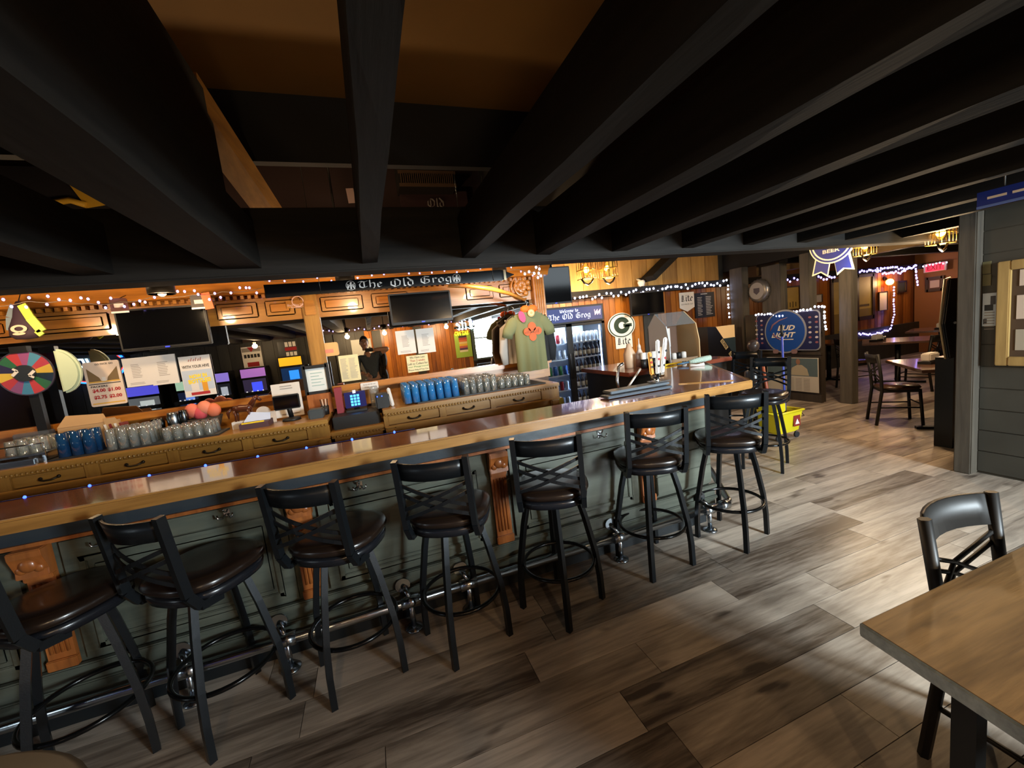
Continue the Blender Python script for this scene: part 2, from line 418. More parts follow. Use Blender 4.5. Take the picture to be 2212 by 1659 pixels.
# deeper doubled joist board and the lit rafter beside it
MB().box((-.64, YF, 2.341), (-.47, 2.1, 2.72)).build('upper_joist', BLKW, label='black upper timber stacked on the widest joist', cat='beam', kind='structure')
MB().bar((-.53, 2.0, 2.70), (-.42, 3.05, 2.46), .11, .12).build('rafter', wood('rafter_gold', '#c08c3e', '#7d5522', 'Y', 6, .5), label='bare golden rafter sloping down beside the black joist', cat='beam', kind='structure')
MB().box((-6.8, 2.74, 2.73), (1.4, 2.80, 3.1)).build('upper_header', mat('upper_black', '#060606', .85), label='upper black header under the brown ceiling', cat='beam', kind='structure')
MB().box((.7, 3.1, 2.36), (1.42, 4.3, 2.42)).build('soffit_board', RAW, label='raw board lying across the joist ends', cat='board', kind='structure')

# ---- ceilings
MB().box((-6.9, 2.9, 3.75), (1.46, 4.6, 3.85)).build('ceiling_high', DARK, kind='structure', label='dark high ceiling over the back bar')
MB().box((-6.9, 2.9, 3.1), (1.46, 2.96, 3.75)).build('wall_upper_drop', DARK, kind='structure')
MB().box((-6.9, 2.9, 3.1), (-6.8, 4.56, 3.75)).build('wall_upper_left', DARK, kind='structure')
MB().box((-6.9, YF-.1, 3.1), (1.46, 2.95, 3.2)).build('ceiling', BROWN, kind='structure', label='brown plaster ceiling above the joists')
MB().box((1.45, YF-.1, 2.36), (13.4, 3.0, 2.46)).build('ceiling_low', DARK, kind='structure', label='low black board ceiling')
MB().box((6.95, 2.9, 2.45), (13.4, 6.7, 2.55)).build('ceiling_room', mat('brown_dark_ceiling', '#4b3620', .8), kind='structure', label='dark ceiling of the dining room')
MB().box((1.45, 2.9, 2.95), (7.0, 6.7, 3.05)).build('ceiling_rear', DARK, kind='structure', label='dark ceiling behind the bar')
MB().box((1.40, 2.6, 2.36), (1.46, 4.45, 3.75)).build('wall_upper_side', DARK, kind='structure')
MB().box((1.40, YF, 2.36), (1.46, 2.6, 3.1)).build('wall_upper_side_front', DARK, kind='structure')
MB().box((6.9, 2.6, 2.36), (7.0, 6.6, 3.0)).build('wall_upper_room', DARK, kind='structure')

# ---- walls
MB().box((-6.9, 4.46, 0), (1.98, 4.56, 2.42)).build('wall_back_bar', mat('back_wall_brown', '#4d2f18', .6), kind='structure')
MB().box((-6.9, 4.46, 2.42), (1.98, 4.56, 3.75)).build('wall_back_upper', MAROON, kind='structure')
MB().box((1.9, 4.56, 0), (1.98, 6.6, 3.0)).build('wall_side_return', DGRN, kind='structure')
wl = MB()
for y0, y1, z0, z1 in ((YF, -1.35, 0, 3.1), (-.45, 4.5, 0, 3.1), (-1.35, -.45, 0, 1.05), (-1.35, -.45, 2.15, 3.1)): wl.box((-6.9, y0, z0), (-6.8, y1, z1))
wl.build('wall_left', mat('dark_side_wall', '#33271c', .6), kind='structure')
MB().box((13.2, -3, 0), (13.3, 6.6, 2.5)).build('wall_right', mat('right_wall_tan', '#8d5a2c', .6), kind='structure')
wb = MB().box((1.9, 6.52, 0), (13.3, 6.62, 3.0)).build('wall_back', mat('wall_back_base', '#5a3414', .6), kind='structure')
bw = .125; bmz = MB().box((0, 0, 0), (bw-.006, .02, 2.16)).mesh('board', PINE, bevel=.004)
x = 1.98
while x < 13.1:
    dk = 4.92 < x < 5.28 or 6.55 < x < 6.9
    inst('board', bmz, (x, 6.5, 0), wb); x += bw
for x0 in (4.93, ): MB().box((x0, 6.47, 0), (x0+.33, 6.5, 2.05)).build('post_strip', DGRN, wb)
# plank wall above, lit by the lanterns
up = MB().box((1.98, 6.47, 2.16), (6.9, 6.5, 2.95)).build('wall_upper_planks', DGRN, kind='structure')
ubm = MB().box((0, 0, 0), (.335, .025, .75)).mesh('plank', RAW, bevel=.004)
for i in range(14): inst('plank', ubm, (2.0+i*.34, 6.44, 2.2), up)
MB().box((1.98, 6.3, 2.08), (13.2, 6.5, 2.2)).build('trim_1', BLKX, kind='structure', label='black soffit beam along the pine wall')
a, b = onY(1452, 551, 6.2), onY(1400, 603, 6.2)
MB().bar(a, b, .1, .34, (0, 1, 0)).build('trim_2', BLKX, kind='structure', label='dark diagonal brace beside the lit planks')
# street wall with its window, panelled
FW0 = YF-.12
wf = MB()
for x0, x1, z0, z1 in ((-6.9, WX0, 0, 3.1), (WX0, WX1, 0, WZ0), (WX0, WX1, WZ1, 3.1), (WX1, 4.8, 0, 3.1), (4.8, 13.3, 0, 2.5)):
    wf.box((x0, FW0, z0), (x1, YF-.02, z1))
wf = wf.build('wall_front', mat('front_wall_base', '#3a2a1c', .7), kind='structure')
fbm = MB().box((0, 0, 0), (.115, .02, 2.1)).mesh('board', PINE, bevel=.003)
fdm = MB().box((0, 0, 0), (.235, .02, 2.1)).mesh('board', DGRN, bevel=.003)
x = -6.76
while x < 4.66:
    pine = x > -.12
    wd = .12 if pine else .24
    if not (WX0-.12 < x+wd/2 < WX1+.12): inst('board', fbm if pine else fdm, (x, YF-.02, .02), wf)
    x += wd
WPNT = mat('window_paint', '#4c564f', .5); PANE = clear('window_glass', '#ffffff', .25)
def window(nm, P, x0, x1, z0, z1):          # P(x, y, z): local frame to world, y points into the room
    def bx(a, b): p, q = P(*a), P(*b); return [min(p[i], q[i]) for i in range(3)], [max(p[i], q[i]) for i in range(3)]
    fr = MB()
    for a, b in (((x0-.09, -.03, z0-.09), (x0, .03, z1+.09)), ((x1, -.03, z0-.09), (x1+.09, .03, z1+.09)), ((x0, -.03, z1), (x1, .03, z1+.09)), ((x0-.12, -.03, z0-.05), (x1+.12, .07, z0))): fr.box(*bx(a, b))
    fr = fr.build(nm, WPNT, kind='structure'); zm = (z0+z1)/2
    MB().box(*bx((x0, -.08, zm-.02), (x1, -.04, zm+.02))).build('meeting_rail', WPNT, fr)
    for a, b in ((z0, zm-.02), (zm+.02, z1)): MB().box(*bx((x0, -.07, a), (x1, -.066, b))).build('pane', PANE, fr)
window('window_1', lambda x, y, z: (x, YF+y, z), WX0, WX1, WZ0, WZ1)
window('window_2', lambda x, y, z: (-6.8+y, -x, z), .45, 1.35, 1.05, 2.15)
# partition wall at the right with the corner post
WPX = 4.735
wp = MB().box((WPX, YF, 0), (WPX+.1, 1.90, 2.36)).build('wall_partition', mat('grey_partition', '#3f3d36', .5, bump=.2, bscale=9, var=.25, vscale=4), kind='structure', label='grey painted plank partition wall')
for i in range(13): MB().box((WPX-.012, YF+.02, .02+i*.18), (WPX, 1.898, .02+i*.18+.175)).build('board', M['grey_partition'], wp, bevel=.003)
MB().box((4.63, 1.90, 0), (4.76, 2.01, 2.36)).build('post', GRYP, label='square rough grey timber post at the partition end', cat='post', kind='structure', bevel=.008)
# posts of the screen between bar room and dining room
posts = [(6.7, 5.86, .28, .16, 0, 2.36), (6.9, 5.27, .36, .17, 0, 2.3), (6.74, 4.67, .15, .18, 0, 2.36), (6.7, 4.04, .17, .14, 0, 2.40)]
for x, y, dy, dx, z0, z1 in posts:
    MB().box((x, y, z0), (x+dx, y+dy, z1)).build('post', GRYP, label='dark timber post with one warmly lit side, in the dining room screen', cat='post', group='screen posts', kind='structure', bevel=.006)
hw = MB().box((6.58, 4.40, 0), (6.68, 5.72, 1.47)).build('half_wall', wood('half_wall_brown', '#3d342b', '#231d18', 'Z', 5, .5), kind='structure', label='dark half wall below the posts carrying the round beer sign')
MB().box((6.55, 4.38, .76), (6.6, 5.74, .80)).build('rail', M['half_wall_brown'], hw)
MB().box((6.55, 4.38, 0), (6.6, 5.74, .12)).build('skirting', M['half_wall_brown'], hw)
# dining room: dark wainscot and ceiling beams
MB().box((13.14, -3, 0), (13.2, 5.85, 1.32)).build('trim_3', DGRN, kind='structure', label='dark wainscot on the far wall')
MB().box((9.4, 6.42, 0), (13.2, 6.5, .78)).build('trim_4', DGRN, kind='structure', label='dark wainscot below the pine boards')
for i, (yy, zz) in enumerate(((3.3, 2.3), (4.2, 2.3), (5.2, 2.3))):
    MB().box((7.0, yy, zz), (13.1, yy+.16, 2.45)).build('ceiling_beam', BLKX, label='dark ceiling beam of the dining room', cat='beam', group='dining room ceiling beams', kind='structure')
MB().box((7.6, 3.0, 2.22), (7.78, 6.3, 2.44)).build('ceiling_beam', wood('tan_beam', '#8a6f45', '#5d492c', 'Y', 5, .5), label='tan crossing beam of the dining room ceiling', cat='beam', kind='structure')
# ================================================================== the bar
OAK = wood('oak_bar_edge', '#a0733a', '#694620', 'X', 7, .3, coat=.5)
TOP = wood('varnished_bar_top', '#a4612e', '#6b3413', 'X', 5, .16, coat=1)
GRN = wood('green_grey_panel', '#585b50', '#383b34', 'X', 6, .32, bump=.1)
GRND = mat('black_fascia', '#2b3136', .35, bump=.15, bscale=20)
ORW = wood('carved_orange_wood', '#a4602c', '#6b3616', 'Z', 7, .35, coat=.3)
CHR = mat('chrome', '#c9ced2', .16, 1)
STEEL = mat('brushed_steel', '#9fa6ab', .25, 1)
BT = 1.10; BY0 = 2.13; BY1 = 2.545
cor = Vector((2.50, BY0, BT)); far_c = Vector((3.26, 3.34, BT)); inn = Vector((2.08, BY1-.06, BT)); inn2 = Vector((2.80, 3.56, BT))
bt = thing('bar_worktop', 'long varnished oak bar top with pale edge and angled end', 'bar top', (-.3, 2.3, 1.05))
poly = [(-3.9, BY0), (cor.x, cor.y), (far_c.x, far_c.y), (inn2.x, inn2.y), (inn.x, inn.y), (-3.9, BY1)]
def plan(poly, z0, z1):
    b = MB(); n = len(poly)
    return b.add([(x, y, z0) for x, y in poly]+[(x, y, z1) for x, y in poly], [tuple(range(n))[::-1], tuple(range(n, 2*n))]+[(i, (i+1) % n, (i+1) % n+n, i+n) for i in range(n)])
plan([(-3.9, BY0+.03), (cor.x-.015, cor.y+.03), (far_c.x-.03, far_c.y), (inn2.x, inn2.y), (inn.x, inn.y), (-3.9, BY1)], 1.055, BT).build('top_board', TOP, bt)
MB().box((-3.9, BY0, 1.045), (cor.x, BY0+.03, BT+.004)).build('edge_nosing', OAK, bt, bevel=.008)
MB().bar((cor.x-.012, cor.y+.012, 1.0745), (far_c.x-.012, far_c.y, 1.0745), .03, .059).build('end_nosing', OAK, bt, bevel=.006)
MB().bar((2.14, BY1-.09, BT+.003), (2.44, 2.24, BT+.003), .012, .006).build('mitre_strip', OAK, bt)

bf = thing('bar_counter', 'green grey panelled bar front with black fascia and carved orange pilasters', 'bar', (-.3, 2.36, 0))
BF = 2.36
d2 = (far_c-cor).normalized(); nrm = Vector((d2.y, -d2.x, 0))
def ends(o): return (inn.x*0+2.36, BF+o)
body = plan([(-3.9, BF+.02), (2.30, BF+.02), (2.86, 3.25), (2.62, 3.4), (2.1, BF+.2), (-3.9, BF+.2)], .1, 1.045)
body.build('carcass', GRN, bf)
MB().box((-3.9, BF-.02, .935), (2.36, BF+.02, 1.045)).build('fascia', GRND, bf, bevel=.005)
MB().bar((2.36, BF-.0, .99), (2.93, 3.27, .99), .04, .11).build('end_fascia', GRN, bf)
MB().box((-3.9, BF-.03, .918), (2.34, BF+.01, .935)).build('trim_strip', ORW, bf)
MB().box((-3.9, BF-.005, .10), (2.33, BF+.02, .30)).build('base_board', GRN, bf)
MB().box((-3.9, BF-.025, .285), (2.34, BF+.01, .315)).build('base_moulding', GRN, bf, bevel=.006)
MB().box((-3.9, BF-.025, .20), (2.34, BF+.01, .225)).build('base_moulding', GRN, bf, bevel=.006)
MB().box((-3.9, BF+.04, 0), (2.28, BF+.2, .12)).build('kick_board', mat('kick_black', '#15181a', .4), bf)
plan([(2.2, BF+.05), (2.28, BF+.05), (2.84, 3.24), (2.76, 3.28)], 0, .12).build('end_kick', M['kick_black'], bf)
pil = [-2.58, -1.52, -.46, .64, 1.73]
pcs = [(-3.7, -2.66), (-2.50, -1.60), (-1.44, -.54), (-.38, .56), (.72, 1.65), (1.81, 2.30)]
for x0, x1 in pcs:
    pn = MB().box((x0, BF-.002, .33), (x1, BF+.02, .905)).build('front_panel', GRN, bf)
    if x0 > 1.8:      # slanted end part is horizontal boards
        for k in range(4): MB().box((x0, BF-.012, .34+k*.142), (x1, BF-.002, .34+k*.142+.136)).build('board', GRN, pn, bevel=.003)
        continue
    for e in (.035, ):
        X0, X1, Z0, Z1 = x0+.06, x1-.06, .37, .82
        MB().box((X0, BF-.014, Z0), (X0+.025, BF, Z1)).box((X1-.025, BF-.014, Z0), (X1, BF, Z1)).box((X0, BF-.014, Z0), (X1, BF, Z0+.025)).box((X0, BF-.014, Z1-.025), (X1, BF, Z1)).build('moulding', GRN, pn, bevel=.004)
        MB().box((X0+.045, BF-.008, Z0+.045), (X1-.045, BF, Z1-.045)).build('raised_field', GRN, pn, bevel=.006)
for x in pil:
    pl = MB().box((x-.05, BF-.012, .32), (x+.05, BF+.01, .92)).build('pilaster', ORW, bf)
    MB().prism([(-.055, .0), (.0, .0), (.0, .13), (-.075, .13), (-.075, .10), (-.05, .03)], (x-.058, BF, .788), YV, ZV, .116).build('capital', ORW, pl, bevel=.004)
    MB().ball((x, BF-.062, .85), .032, 8, (1, .5, 1)).ball((x-.03, BF-.055, .83), .02, 6, (1, .5, 1)).ball((x+.03, BF-.055, .83), .02, 6, (1, .5, 1)).build('carved_leaf', ORW, pl)
    MB().box((x-.052, BF-.03, .76), (x+.052, BF, .785)).build('neck_moulding', ORW, pl, bevel=.004)
    for k in range(4): MB().tube([(x-.03+k*.02, BF-.014, .40), (x-.03+k*.02, BF-.014, .74)], .007, 8).build('reed', ORW, pl)
    MB().box((x-.056, BF-.025, .32), (x+.056, BF, .37)).build('plinth_block', ORW, pl, bevel=.004)
for x in (-1.28, -.785, -.152, 1.375, -1.9):     # purse hooks
    h = MB()
    for sx in (-1, 1): h.tube([(x+sx*.004, BF-.01, .875), (x+sx*.018, BF-.03, .86), (x+sx*.03, BF-.04, .868), (x+sx*.034, BF-.036, .885)], .004, 6)
    h.tube([(x, BF-.005, .885), (x, BF-.035, .895), (x, BF-.05, .915)], .0045, 6).box((x-.014, BF-.008, .865), (x+.014, BF, .90))
    h.build('purse_hook', CHR, bf)

# foot rail
fr = thing('foot_rail', 'chrome foot rail pipe on flanged brackets along the bar', 'rail', (0, 2.29, 0))
RY, RZ = 2.285, .165
PIPE = mat('foot_rail_chrome', '#b4bcc4', .2, 1)
MB().tube([(-3.9, RY, RZ), (2.36, RY, RZ)], .026, 14).build('pipe', PIPE, fr)
MB().tube([(2.36, RY, RZ), (2.42, RY+.03, RZ), (2.46, RY+.09, RZ), (2.80, 2.86, RZ), (2.98, 3.2, RZ)], .026, 14).build('end_pipe', PIPE, fr)
MB().tube([(2.38, RY, RZ+.0), (2.30, RY-.0, RZ)], .036, 14).build('elbow_collar', PIPE, fr)
for x in (-1.95, -1.05, -.62, .02, .36, 1.42, 2.2):
    br = MB().tube([(x-.05, RY, RZ), (x+.05, RY, RZ)], .034, 14).build('bracket', PIPE, fr)
    MB().tube([(x, RY, RZ), (x, RY, .02)], .016, 10).build('standpipe', PIPE, br)
    MB().lathe([(.05, .0), (.05, .008), (.02, .02)], (x, RY, 0.0), 18).build('floor_flange', PIPE, br)
    MB().tube([(x, RY, RZ+.02), (x-.03, BF-.03, .24)], .014, 10).build('wall_arm', PIPE, br)
    MB().lathe([(.042, 0), (.042, .01), (.02, .02)], (x-.03, BF-.028, .245), 18, 'y').build('wall_flange', PIPE, br)

# ================================================================== bar stools
BM = mat('black_powder_coat', '#14171a', .32, .3, bump=.05, bscale=200)
VIN = mat('dark_brown_vinyl', '#1c130e', .28, coat=.2)
PAD = mat('black_vinyl_edge', '#15161a', .25)
def stool():
    t = thing('bar_stool', 'black metal cross-back bar stool with dark vinyl seat', 'stool', (0, 0, 0), 'bar stools along the bar')
    MB().lathe([(.02, .712), (.17, .712), (.203, .72), (.212, .737), (.205, .756), (.17, .768), (.08, .764), (.001, .762)], n=36, sq=2.6).build('seat_cushion', VIN, t)
    MB().lathe([(.12, .665), (.195, .67), (.2, .69), (.2, .706), (.19, .712)], n=36, sq=2.6).build('seat_pan', PAD, t)
    MB().lathe([(.09, .645), (.09, .668)], n=20).build('swivel_plate', BM, t)
    for sx in (-1, 1):
        for sy in (-1, 1):
            MB().tube([(sx*.10, sy*.10, .66), (sx*.125, sy*.125, .52), (sx*.155, sy*.155, .30), (sx*.165, sy*.165, .15), (sx*.167, sy*.167, 0)], .0195, 4, smooth=False).build('leg', BM, t)
    n = 40
    MB().tube([(.205*math.cos(2*math.pi*k/n), .205*math.sin(2*math.pi*k/n), .27) for k in range(n)], .011, 8, closed=True).build('foot_ring', mat('black_ring', '#141414', .2, .5), t)
    for sx in (-1, 1):
        b = MB(); pts = [(-.08, .665), (-.17, .675), (-.208, .74), (-.222, .86), (-.245, 1.085)]
        for (y0, z0), (y1, z1) in zip(pts[:-1], pts[1:]): b.bar((sx*.168, y0, z0), (sx*.168, y1, z1), .026, .034, (0, 1, 0))
        b.build('back_post', BM, t)
    b = MB(); nn = 10
    vs = []
    for k in range(nn+1):
        u = k/nn*2-1; x = u*.158; y = -.234-.045*(1-u*u)
        for z, o in ((.985, .012), (1.072, -.004)):
            vs += [(x, y+o-.006, z), (x, y+o+.006, z)]
    fs = []
    for k in range(nn):
        a = k*4; fs += [(a, a+4, a+6, a+2), (a+1, a+3, a+7, a+5), (a+2, a+6, a+7, a+3), (a, a+1, a+5, a+4)]
    fs += [(0, 2, 3, 1), (nn*4, nn*4+1, nn*4+3, nn*4+2)]
    b.add(vs, fs, True).build('top_rail', BM, t)
    for dz in (0, .045):
        for s in (-1, 1):
            b = MB(); pts = []
            for k in range(9):
                u = k/8*2-1; pts.append((s*u*.158, -.225-.03*(1-u*u)-(.004 if s > 0 else -.004), .795+dz+(u+1)/2*.115))
            for p, q in zip(pts[:-1], pts[1:]): b.bar(p, q, .006, .017)
            b.build('cross_bar', BM, t)
    return t
st = stool()
spots = [(2.27, 2.155, 18.7, -33, 'black cross-back stool at the corner end of the bar'), (1.60, 2.165, 4, -21, 'black cross-back bar stool next to the corner stool'), (.868, 2.075, 27, -24, 'black bar stool beside a carved pilaster, third from the bar corner'),
         (.29, 2.09, 17, -24, 'black cross-back bar stool fourth from the bar corner'), (-.26, 2.115, 14, -26, 'black cross-back bar stool fifth from the bar corner'), (-.82, 2.11, 38, -34, 'black cross-back bar stool sixth from the bar corner'),
         (-1.33, 2.13, 25, -34, 'black cross-back bar stool seventh from the bar corner'), (3.62, 2.98, 30, 112, 'black cross-back bar stool at the angled end, beside the yellow mop bucket'), (4.12, 3.75, 20, 100, 'black cross-back bar stool at the far end of the angled bar')]
for i, (x, y, a, seat, lb) in enumerate(spots):      # the seats swivel on their bases
    o = st if i == 0 else copy_tree(st)
    o.location = (x, y, 0); o.rotation_euler = (0, 0, R(a)); o['label'] = lb
    for c in o.children:
        if c.name.split('.')[0] in ('seat_cushion', 'seat_pan', 'back_post', 'top_rail', 'cross_bar'): c.rotation_euler = (0, 0, R(seat-a))
# ================================================================== back bar furniture
OAKB = wood('back_bar_oak', '#a87a36', '#6e4a1a', 'X', 6, .35, coat=.3)
OAKZ = wood('back_bar_oak_upright', '#a87a36', '#6e4a1a', 'Z', 6, .35, coat=.3)
COR = wood('orange_cornice_wood', '#ba7830', '#7d4815', 'X', 5, .28, coat=.4)
CORZ = wood('orange_frieze_wood', '#aa722c', '#6f4415', 'X', 6, .35, coat=.3)
BRZ = mat('dark_bronze', '#3a332a', .35, .8)
MATB = mat('black_rubber_mat', '#1a1d20', .6)
CT = 1.08; CF = 3.70
def counter(name, label, x0, x1, drawers, ztop=CT, yf=CF):
    t = thing(name, label, 'cabinet', ((x0+x1)/2, 4.0, 0))
    MB().box((x0+.02, yf+.04, 0), (x1-.02, 4.40, ztop-.05)).build('body', OAKB, t)
    MB().box((x0, yf-.03, ztop-.035), (x1, 4.40, ztop)).build('top_slab', OAKB, t, bevel=.005)
    MB().box((x0+.005, yf-.012, ztop-.06), (x1-.005, yf+.05, ztop-.035)).build('carved_moulding', OAKB, t)
    b = MB(); x = x0+.02
    while x < x1-.02: b.ball((x, yf-.016, ztop-.047), .011, 5, (.9, .7, 1.1)); x += .027
    b.build('carved_bead_row', OAKB, t, kind='stuff')
    if drawers:
        MB().box((x0, yf-.025, ztop-.165), (x1, yf+.05, ztop-.148)).build('lower_rail', OAKB, t, bevel=.004)
        for a, c in drawers:
            d = MB().box((a, yf+.015, ztop-.142), (c, yf+.05, ztop-.068)).build('drawer', OAKB, t, bevel=.004)
            m_ = (a+c)/2; z = ztop-.105
            MB().tube([(m_-.05, yf+.012, z), (m_-.045, yf-.012, z-.004), (m_-.02, yf-.018, z-.012), (m_+.02, yf-.018, z-.012), (m_+.045, yf-.012, z-.004), (m_+.05, yf+.012, z)], .0065, 6).ball((m_-.05, yf+.008, z), .012, 6).ball((m_+.05, yf+.008, z), .012, 6).build('drawer_pull', BRZ, d)
        e = [x0]+[q for p in drawers for q in p]+[x1]
        for k in range(0, len(e), 2): MB().box((e[k], yf, ztop-.15), (e[k+1], yf+.045, ztop-.062)).build('stile', OAKZ, t)
        for xx in (x0+.05, x1-.05): MB().box((xx-.045, yf-.01, ztop-.26), (xx+.045, yf+.04, ztop-.165)).build('carved_bracket', OAKZ, t, bevel=.01)
    return t
dx = lambda p: onY(p, 960, CF).x
counter('back_bar_cabinet', 'oak back bar cabinet with carved edge under the prize wheel', -3.9, -.40, [(-3.4, -2.98), (-2.9, -2.5), (-2.42, -2.02), (-1.94, -1.53), (-1.46, -1.04), (-.97, -.57)])
counter('back_bar_cabinet', 'low oak cabinet section holding the cash drawer', -.40, .04, [], .955, 3.74)
rd = [(.075, .53), (.59, 1.02), (1.07, 1.55)]
counter('back_bar_cabinet', 'oak back bar cabinet with three drawers under the blue tumblers', .04, 1.74, rd)
MB().box((onY(106, 950, 3.8).x, 3.73, CT+.001), (-1.19, 4.0, CT+.012)).build('bar_mat', MATB, label='black ribbed drip mat on the back bar under the clear glasses', cat='mat')
MB().box((.35, 3.73, CT+.001), (1.62, 4.12, CT+.012)).build('bar_mat', MATB, label='black ribbed drip mat under the blue tumblers', cat='mat')

# ---- mirror frame, frieze and cornice
bb = thing('back_bar_mirror', 'antique orange oak mirror frame with panelled frieze and cornice', 'mirror', (-.5, 4.3, 1.08))
MIRR = mat('mirror_silver', '#dcdcdc', .0, 1)
ZM0, ZM1 = 1.30, 1.965
for x0, x1 in ((-3.1, -.52), (-.385, 1.80)): MB().box((x0, MIR, ZM0), (x1, MIR+.01, ZM1)).build('mirror_glass', MIRR, bb)
MB().box((-3.9, MIR+.012, 1.08), (1.94, 4.44, 2.45)).build('back_board', CORZ, bb)
MB().box((-3.9, MIR-.05, 1.24), (1.86, MIR+.012, ZM0)).build('ledge', COR, bb, bevel=.006)
MB().box((-3.9, MIR-.012, CT), (1.86, MIR+.012, 1.24)).build('splash_board', CORZ, bb)
MB().box((-.52, MIR-.05, ZM0), (-.385, MIR+.012, ZM1+.22)).build('pilaster', OAKZ, bb, bevel=.008)
MB().box((-.50, MIR-.07, ZM1+.02), (-.405, MIR-.05, ZM1+.16)).build('pilaster_block', CORZ, bb, bevel=.008)
MB().box((-3.9, MIR-.03, ZM0), (-3.1, MIR+.012, ZM1)).build('end_panel', CORZ, bb)
rp = MB().box((1.80, MIR-.09, 1.24), (1.93, MIR+.012, 2.28)).build('fluted_column', COR, bb, bevel=.006)
for k in range(4): MB().tube([(1.825+k*.026, MIR-.092, 1.4), (1.825+k*.026, MIR-.092, 2.2)], .009, 8).build('flute', COR, rp)
br = MB()
for k in range(16):
    a = k*.7; r_ = .03+.011*k; br.ball((1.72-r_*math.cos(a)*.5-.05, MIR-.05, 2.12+r_*math.sin(a)*.5), .032, 6, (1, .6, 1))
for rr in (.05, .09, .13):
    br.tube([(1.68+rr*math.cos(R(t)), MIR-.055, 2.10+rr*math.sin(R(t))) for t in range(90, 300, 15)], .013, 6)
br.build('carved_scroll_bracket', COR, bb)
MB().box((-3.9, MIR-.02, ZM1), (1.80, MIR+.012, 2.20)).build('frieze_board', CORZ, bb)
fx = [(-3.0, -2.55), (-2.47, -1.95), (-1.87, -1.62), (-1.20, -.88), (-.82, -.58), (-.36, .02), (.10, .45), (1.05, 1.35), (1.42, 1.7)]
for a, c in fx:
    p_ = MB().box((a, MIR-.035, ZM1+.045), (c, MIR-.018, 2.15)).build('frieze_panel', CORZ, bb, bevel=.012)
    MB().box((a+.04, MIR-.045, ZM1+.075), (c-.04, MIR-.033, 2.12)).build('raised_field', COR, p_, bevel=.008)
b = MB(); x = -3.85
while x < 1.8: b.box((x, MIR-.07, 2.175), (x+.025, MIR-.02, 2.205)); x += .055
b.build('dentil_row', CORZ, bb, kind='stuff')
prof = [(MIR-.03, 2.205), (MIR-.10, 2.215), (MIR-.12, 2.25), (MIR-.22, 2.34), (MIR-.32, 2.40), (MIR-.34, 2.46), (4.44, 2.46), (4.44, 2.205)]
b = MB(); n = len(prof)
b.add([(x, y, z) for x in (-3.9, 1.86) for y, z in prof], [tuple(range(n)), tuple(range(n, 2*n))[::-1]]+[(i, i+n, (i+1) % n+n, (i+1) % n) for i in range(n)]).build('cornice', COR, bb)
MB().add([(x, y, z) for x, e in ((1.86, 0), (1.98, .0)) for y, z in prof], [tuple(range(n, 2*n))[::-1]]+[(i, i+n, (i+1) % n+n, (i+1) % n) for i in range(n)]).build('cornice_return', COR, bb)
RED = mat('red_banner', '#c9421d', .6)
for a, c in ((380, 568), (673, 722), (773, 873)):
    p, q = onY(a, 606-(a-380)*.058, 3.93), onY(c, 604-(c-380)*.058, 3.93)
    MB().box((p.x, 3.93, p.z-.03), (q.x, 3.955, p.z+.14)).build('banner_rail', RED, label='red painted board leaning on top of the cornice', cat='board', group='red boards on the cornice')

# ================================================================== televisions
SCR = mat('dark_screen', '#050506', .12)
BEZ = mat('black_bezel', '#0b0b0c', .5)
def tv(name, label, p00, p10, p01, Y, lift=0):
    a, b_, c = onY(*p00, Y), onY(*p10, Y), onY(*p01, Y)
    x0, x1 = a.x, b_.x; zt = (a.z+b_.z)/2; zb = c.z
    t = thing(name, label, 'television', ((x0+x1)/2, Y+.05, zb))
    MB().box((x0, Y, zb), (x1, Y+.05, zt)).build('casing', BEZ, t, bevel=.006)
    MB().box((x0+.015, Y-.003, zb+.022), (x1-.015, Y, zt-.015)).build('screen', SCR, t)
    if lift: MB().tube([((x0+x1)/2, Y+.06, zt-.05), ((x0+x1)/2, Y+.06, lift)], .02, 8).build('ceiling_pole', BEZ, t)
    MB().box(((x0+x1)/2-.06, Y+.05, (zt+zb)/2-.06), ((x0+x1)/2+.06, Y+.24, (zt+zb)/2+.06)).build('wall_mount', BEZ, t)
    MB().box(((x0+x1)/2-.015, Y-.005, zb+.006), ((x0+x1)/2+.015, Y-.002, zb+.014)).build('standby_lamp', mat('standby_blue', '#3040ff', .4, emit=1.0), t)
    return t
tv('television', 'flat television hung over the mirror near the prize wheel', (243, 672), (440, 655), (250, 762), 4.06)
tv('television', 'flat television hung over the mirror above the two pinned notices', (838, 640), (971, 622), (838, 704), 4.06)

# ================================================================== the ski sign
SY = 3.30
sk = thing('ski_sign', 'black wooden ski with white blackletter lettering hanging on wires', 'sign', tuple(onY(840, 612, SY)))
WHT = mat('white_paint', '#e9e6e0', .5); BLKP = mat('black_gloss_paint', '#0c0d10', .22); CREAM = mat('cream_paint', '#d8c9a4', .5)
A, B = onY(572, 630, SY), onY(1106, 593, SY); slope = math.atan2(B.z-A.z, B.x-A.x)
hw_ = .046
n = 16; vs = []
L_ = (B-A).length
for k in range(n+1):
    u = k/n; w_ = hw_*(1-.12*math.sin(u*math.pi)); zt = 0
    if u > .93: w_ *= math.sqrt(max(0, 1-((u-.93)/.07)**2))*.97+.03; zt = (u-.93)*.3
    p = A+(B-A)*u*1.012
    for s_, o_ in ((-1, -.006), (1, -.006), (1, .006), (-1, .006)): vs.append((p.x, SY+o_+zt*.6, p.z+s_*w_))
fs = [(0, 1, 2, 3), tuple(n*4+t for t in (3, 2, 1, 0))]
for k in range(n):
    for t in range(4): fs.append((k*4+t, k*4+4+t, k*4+4+(t+1) % 4, k*4+(t+1) % 4))
MB().add(vs, fs).build('ski_blade', BLKP, sk)
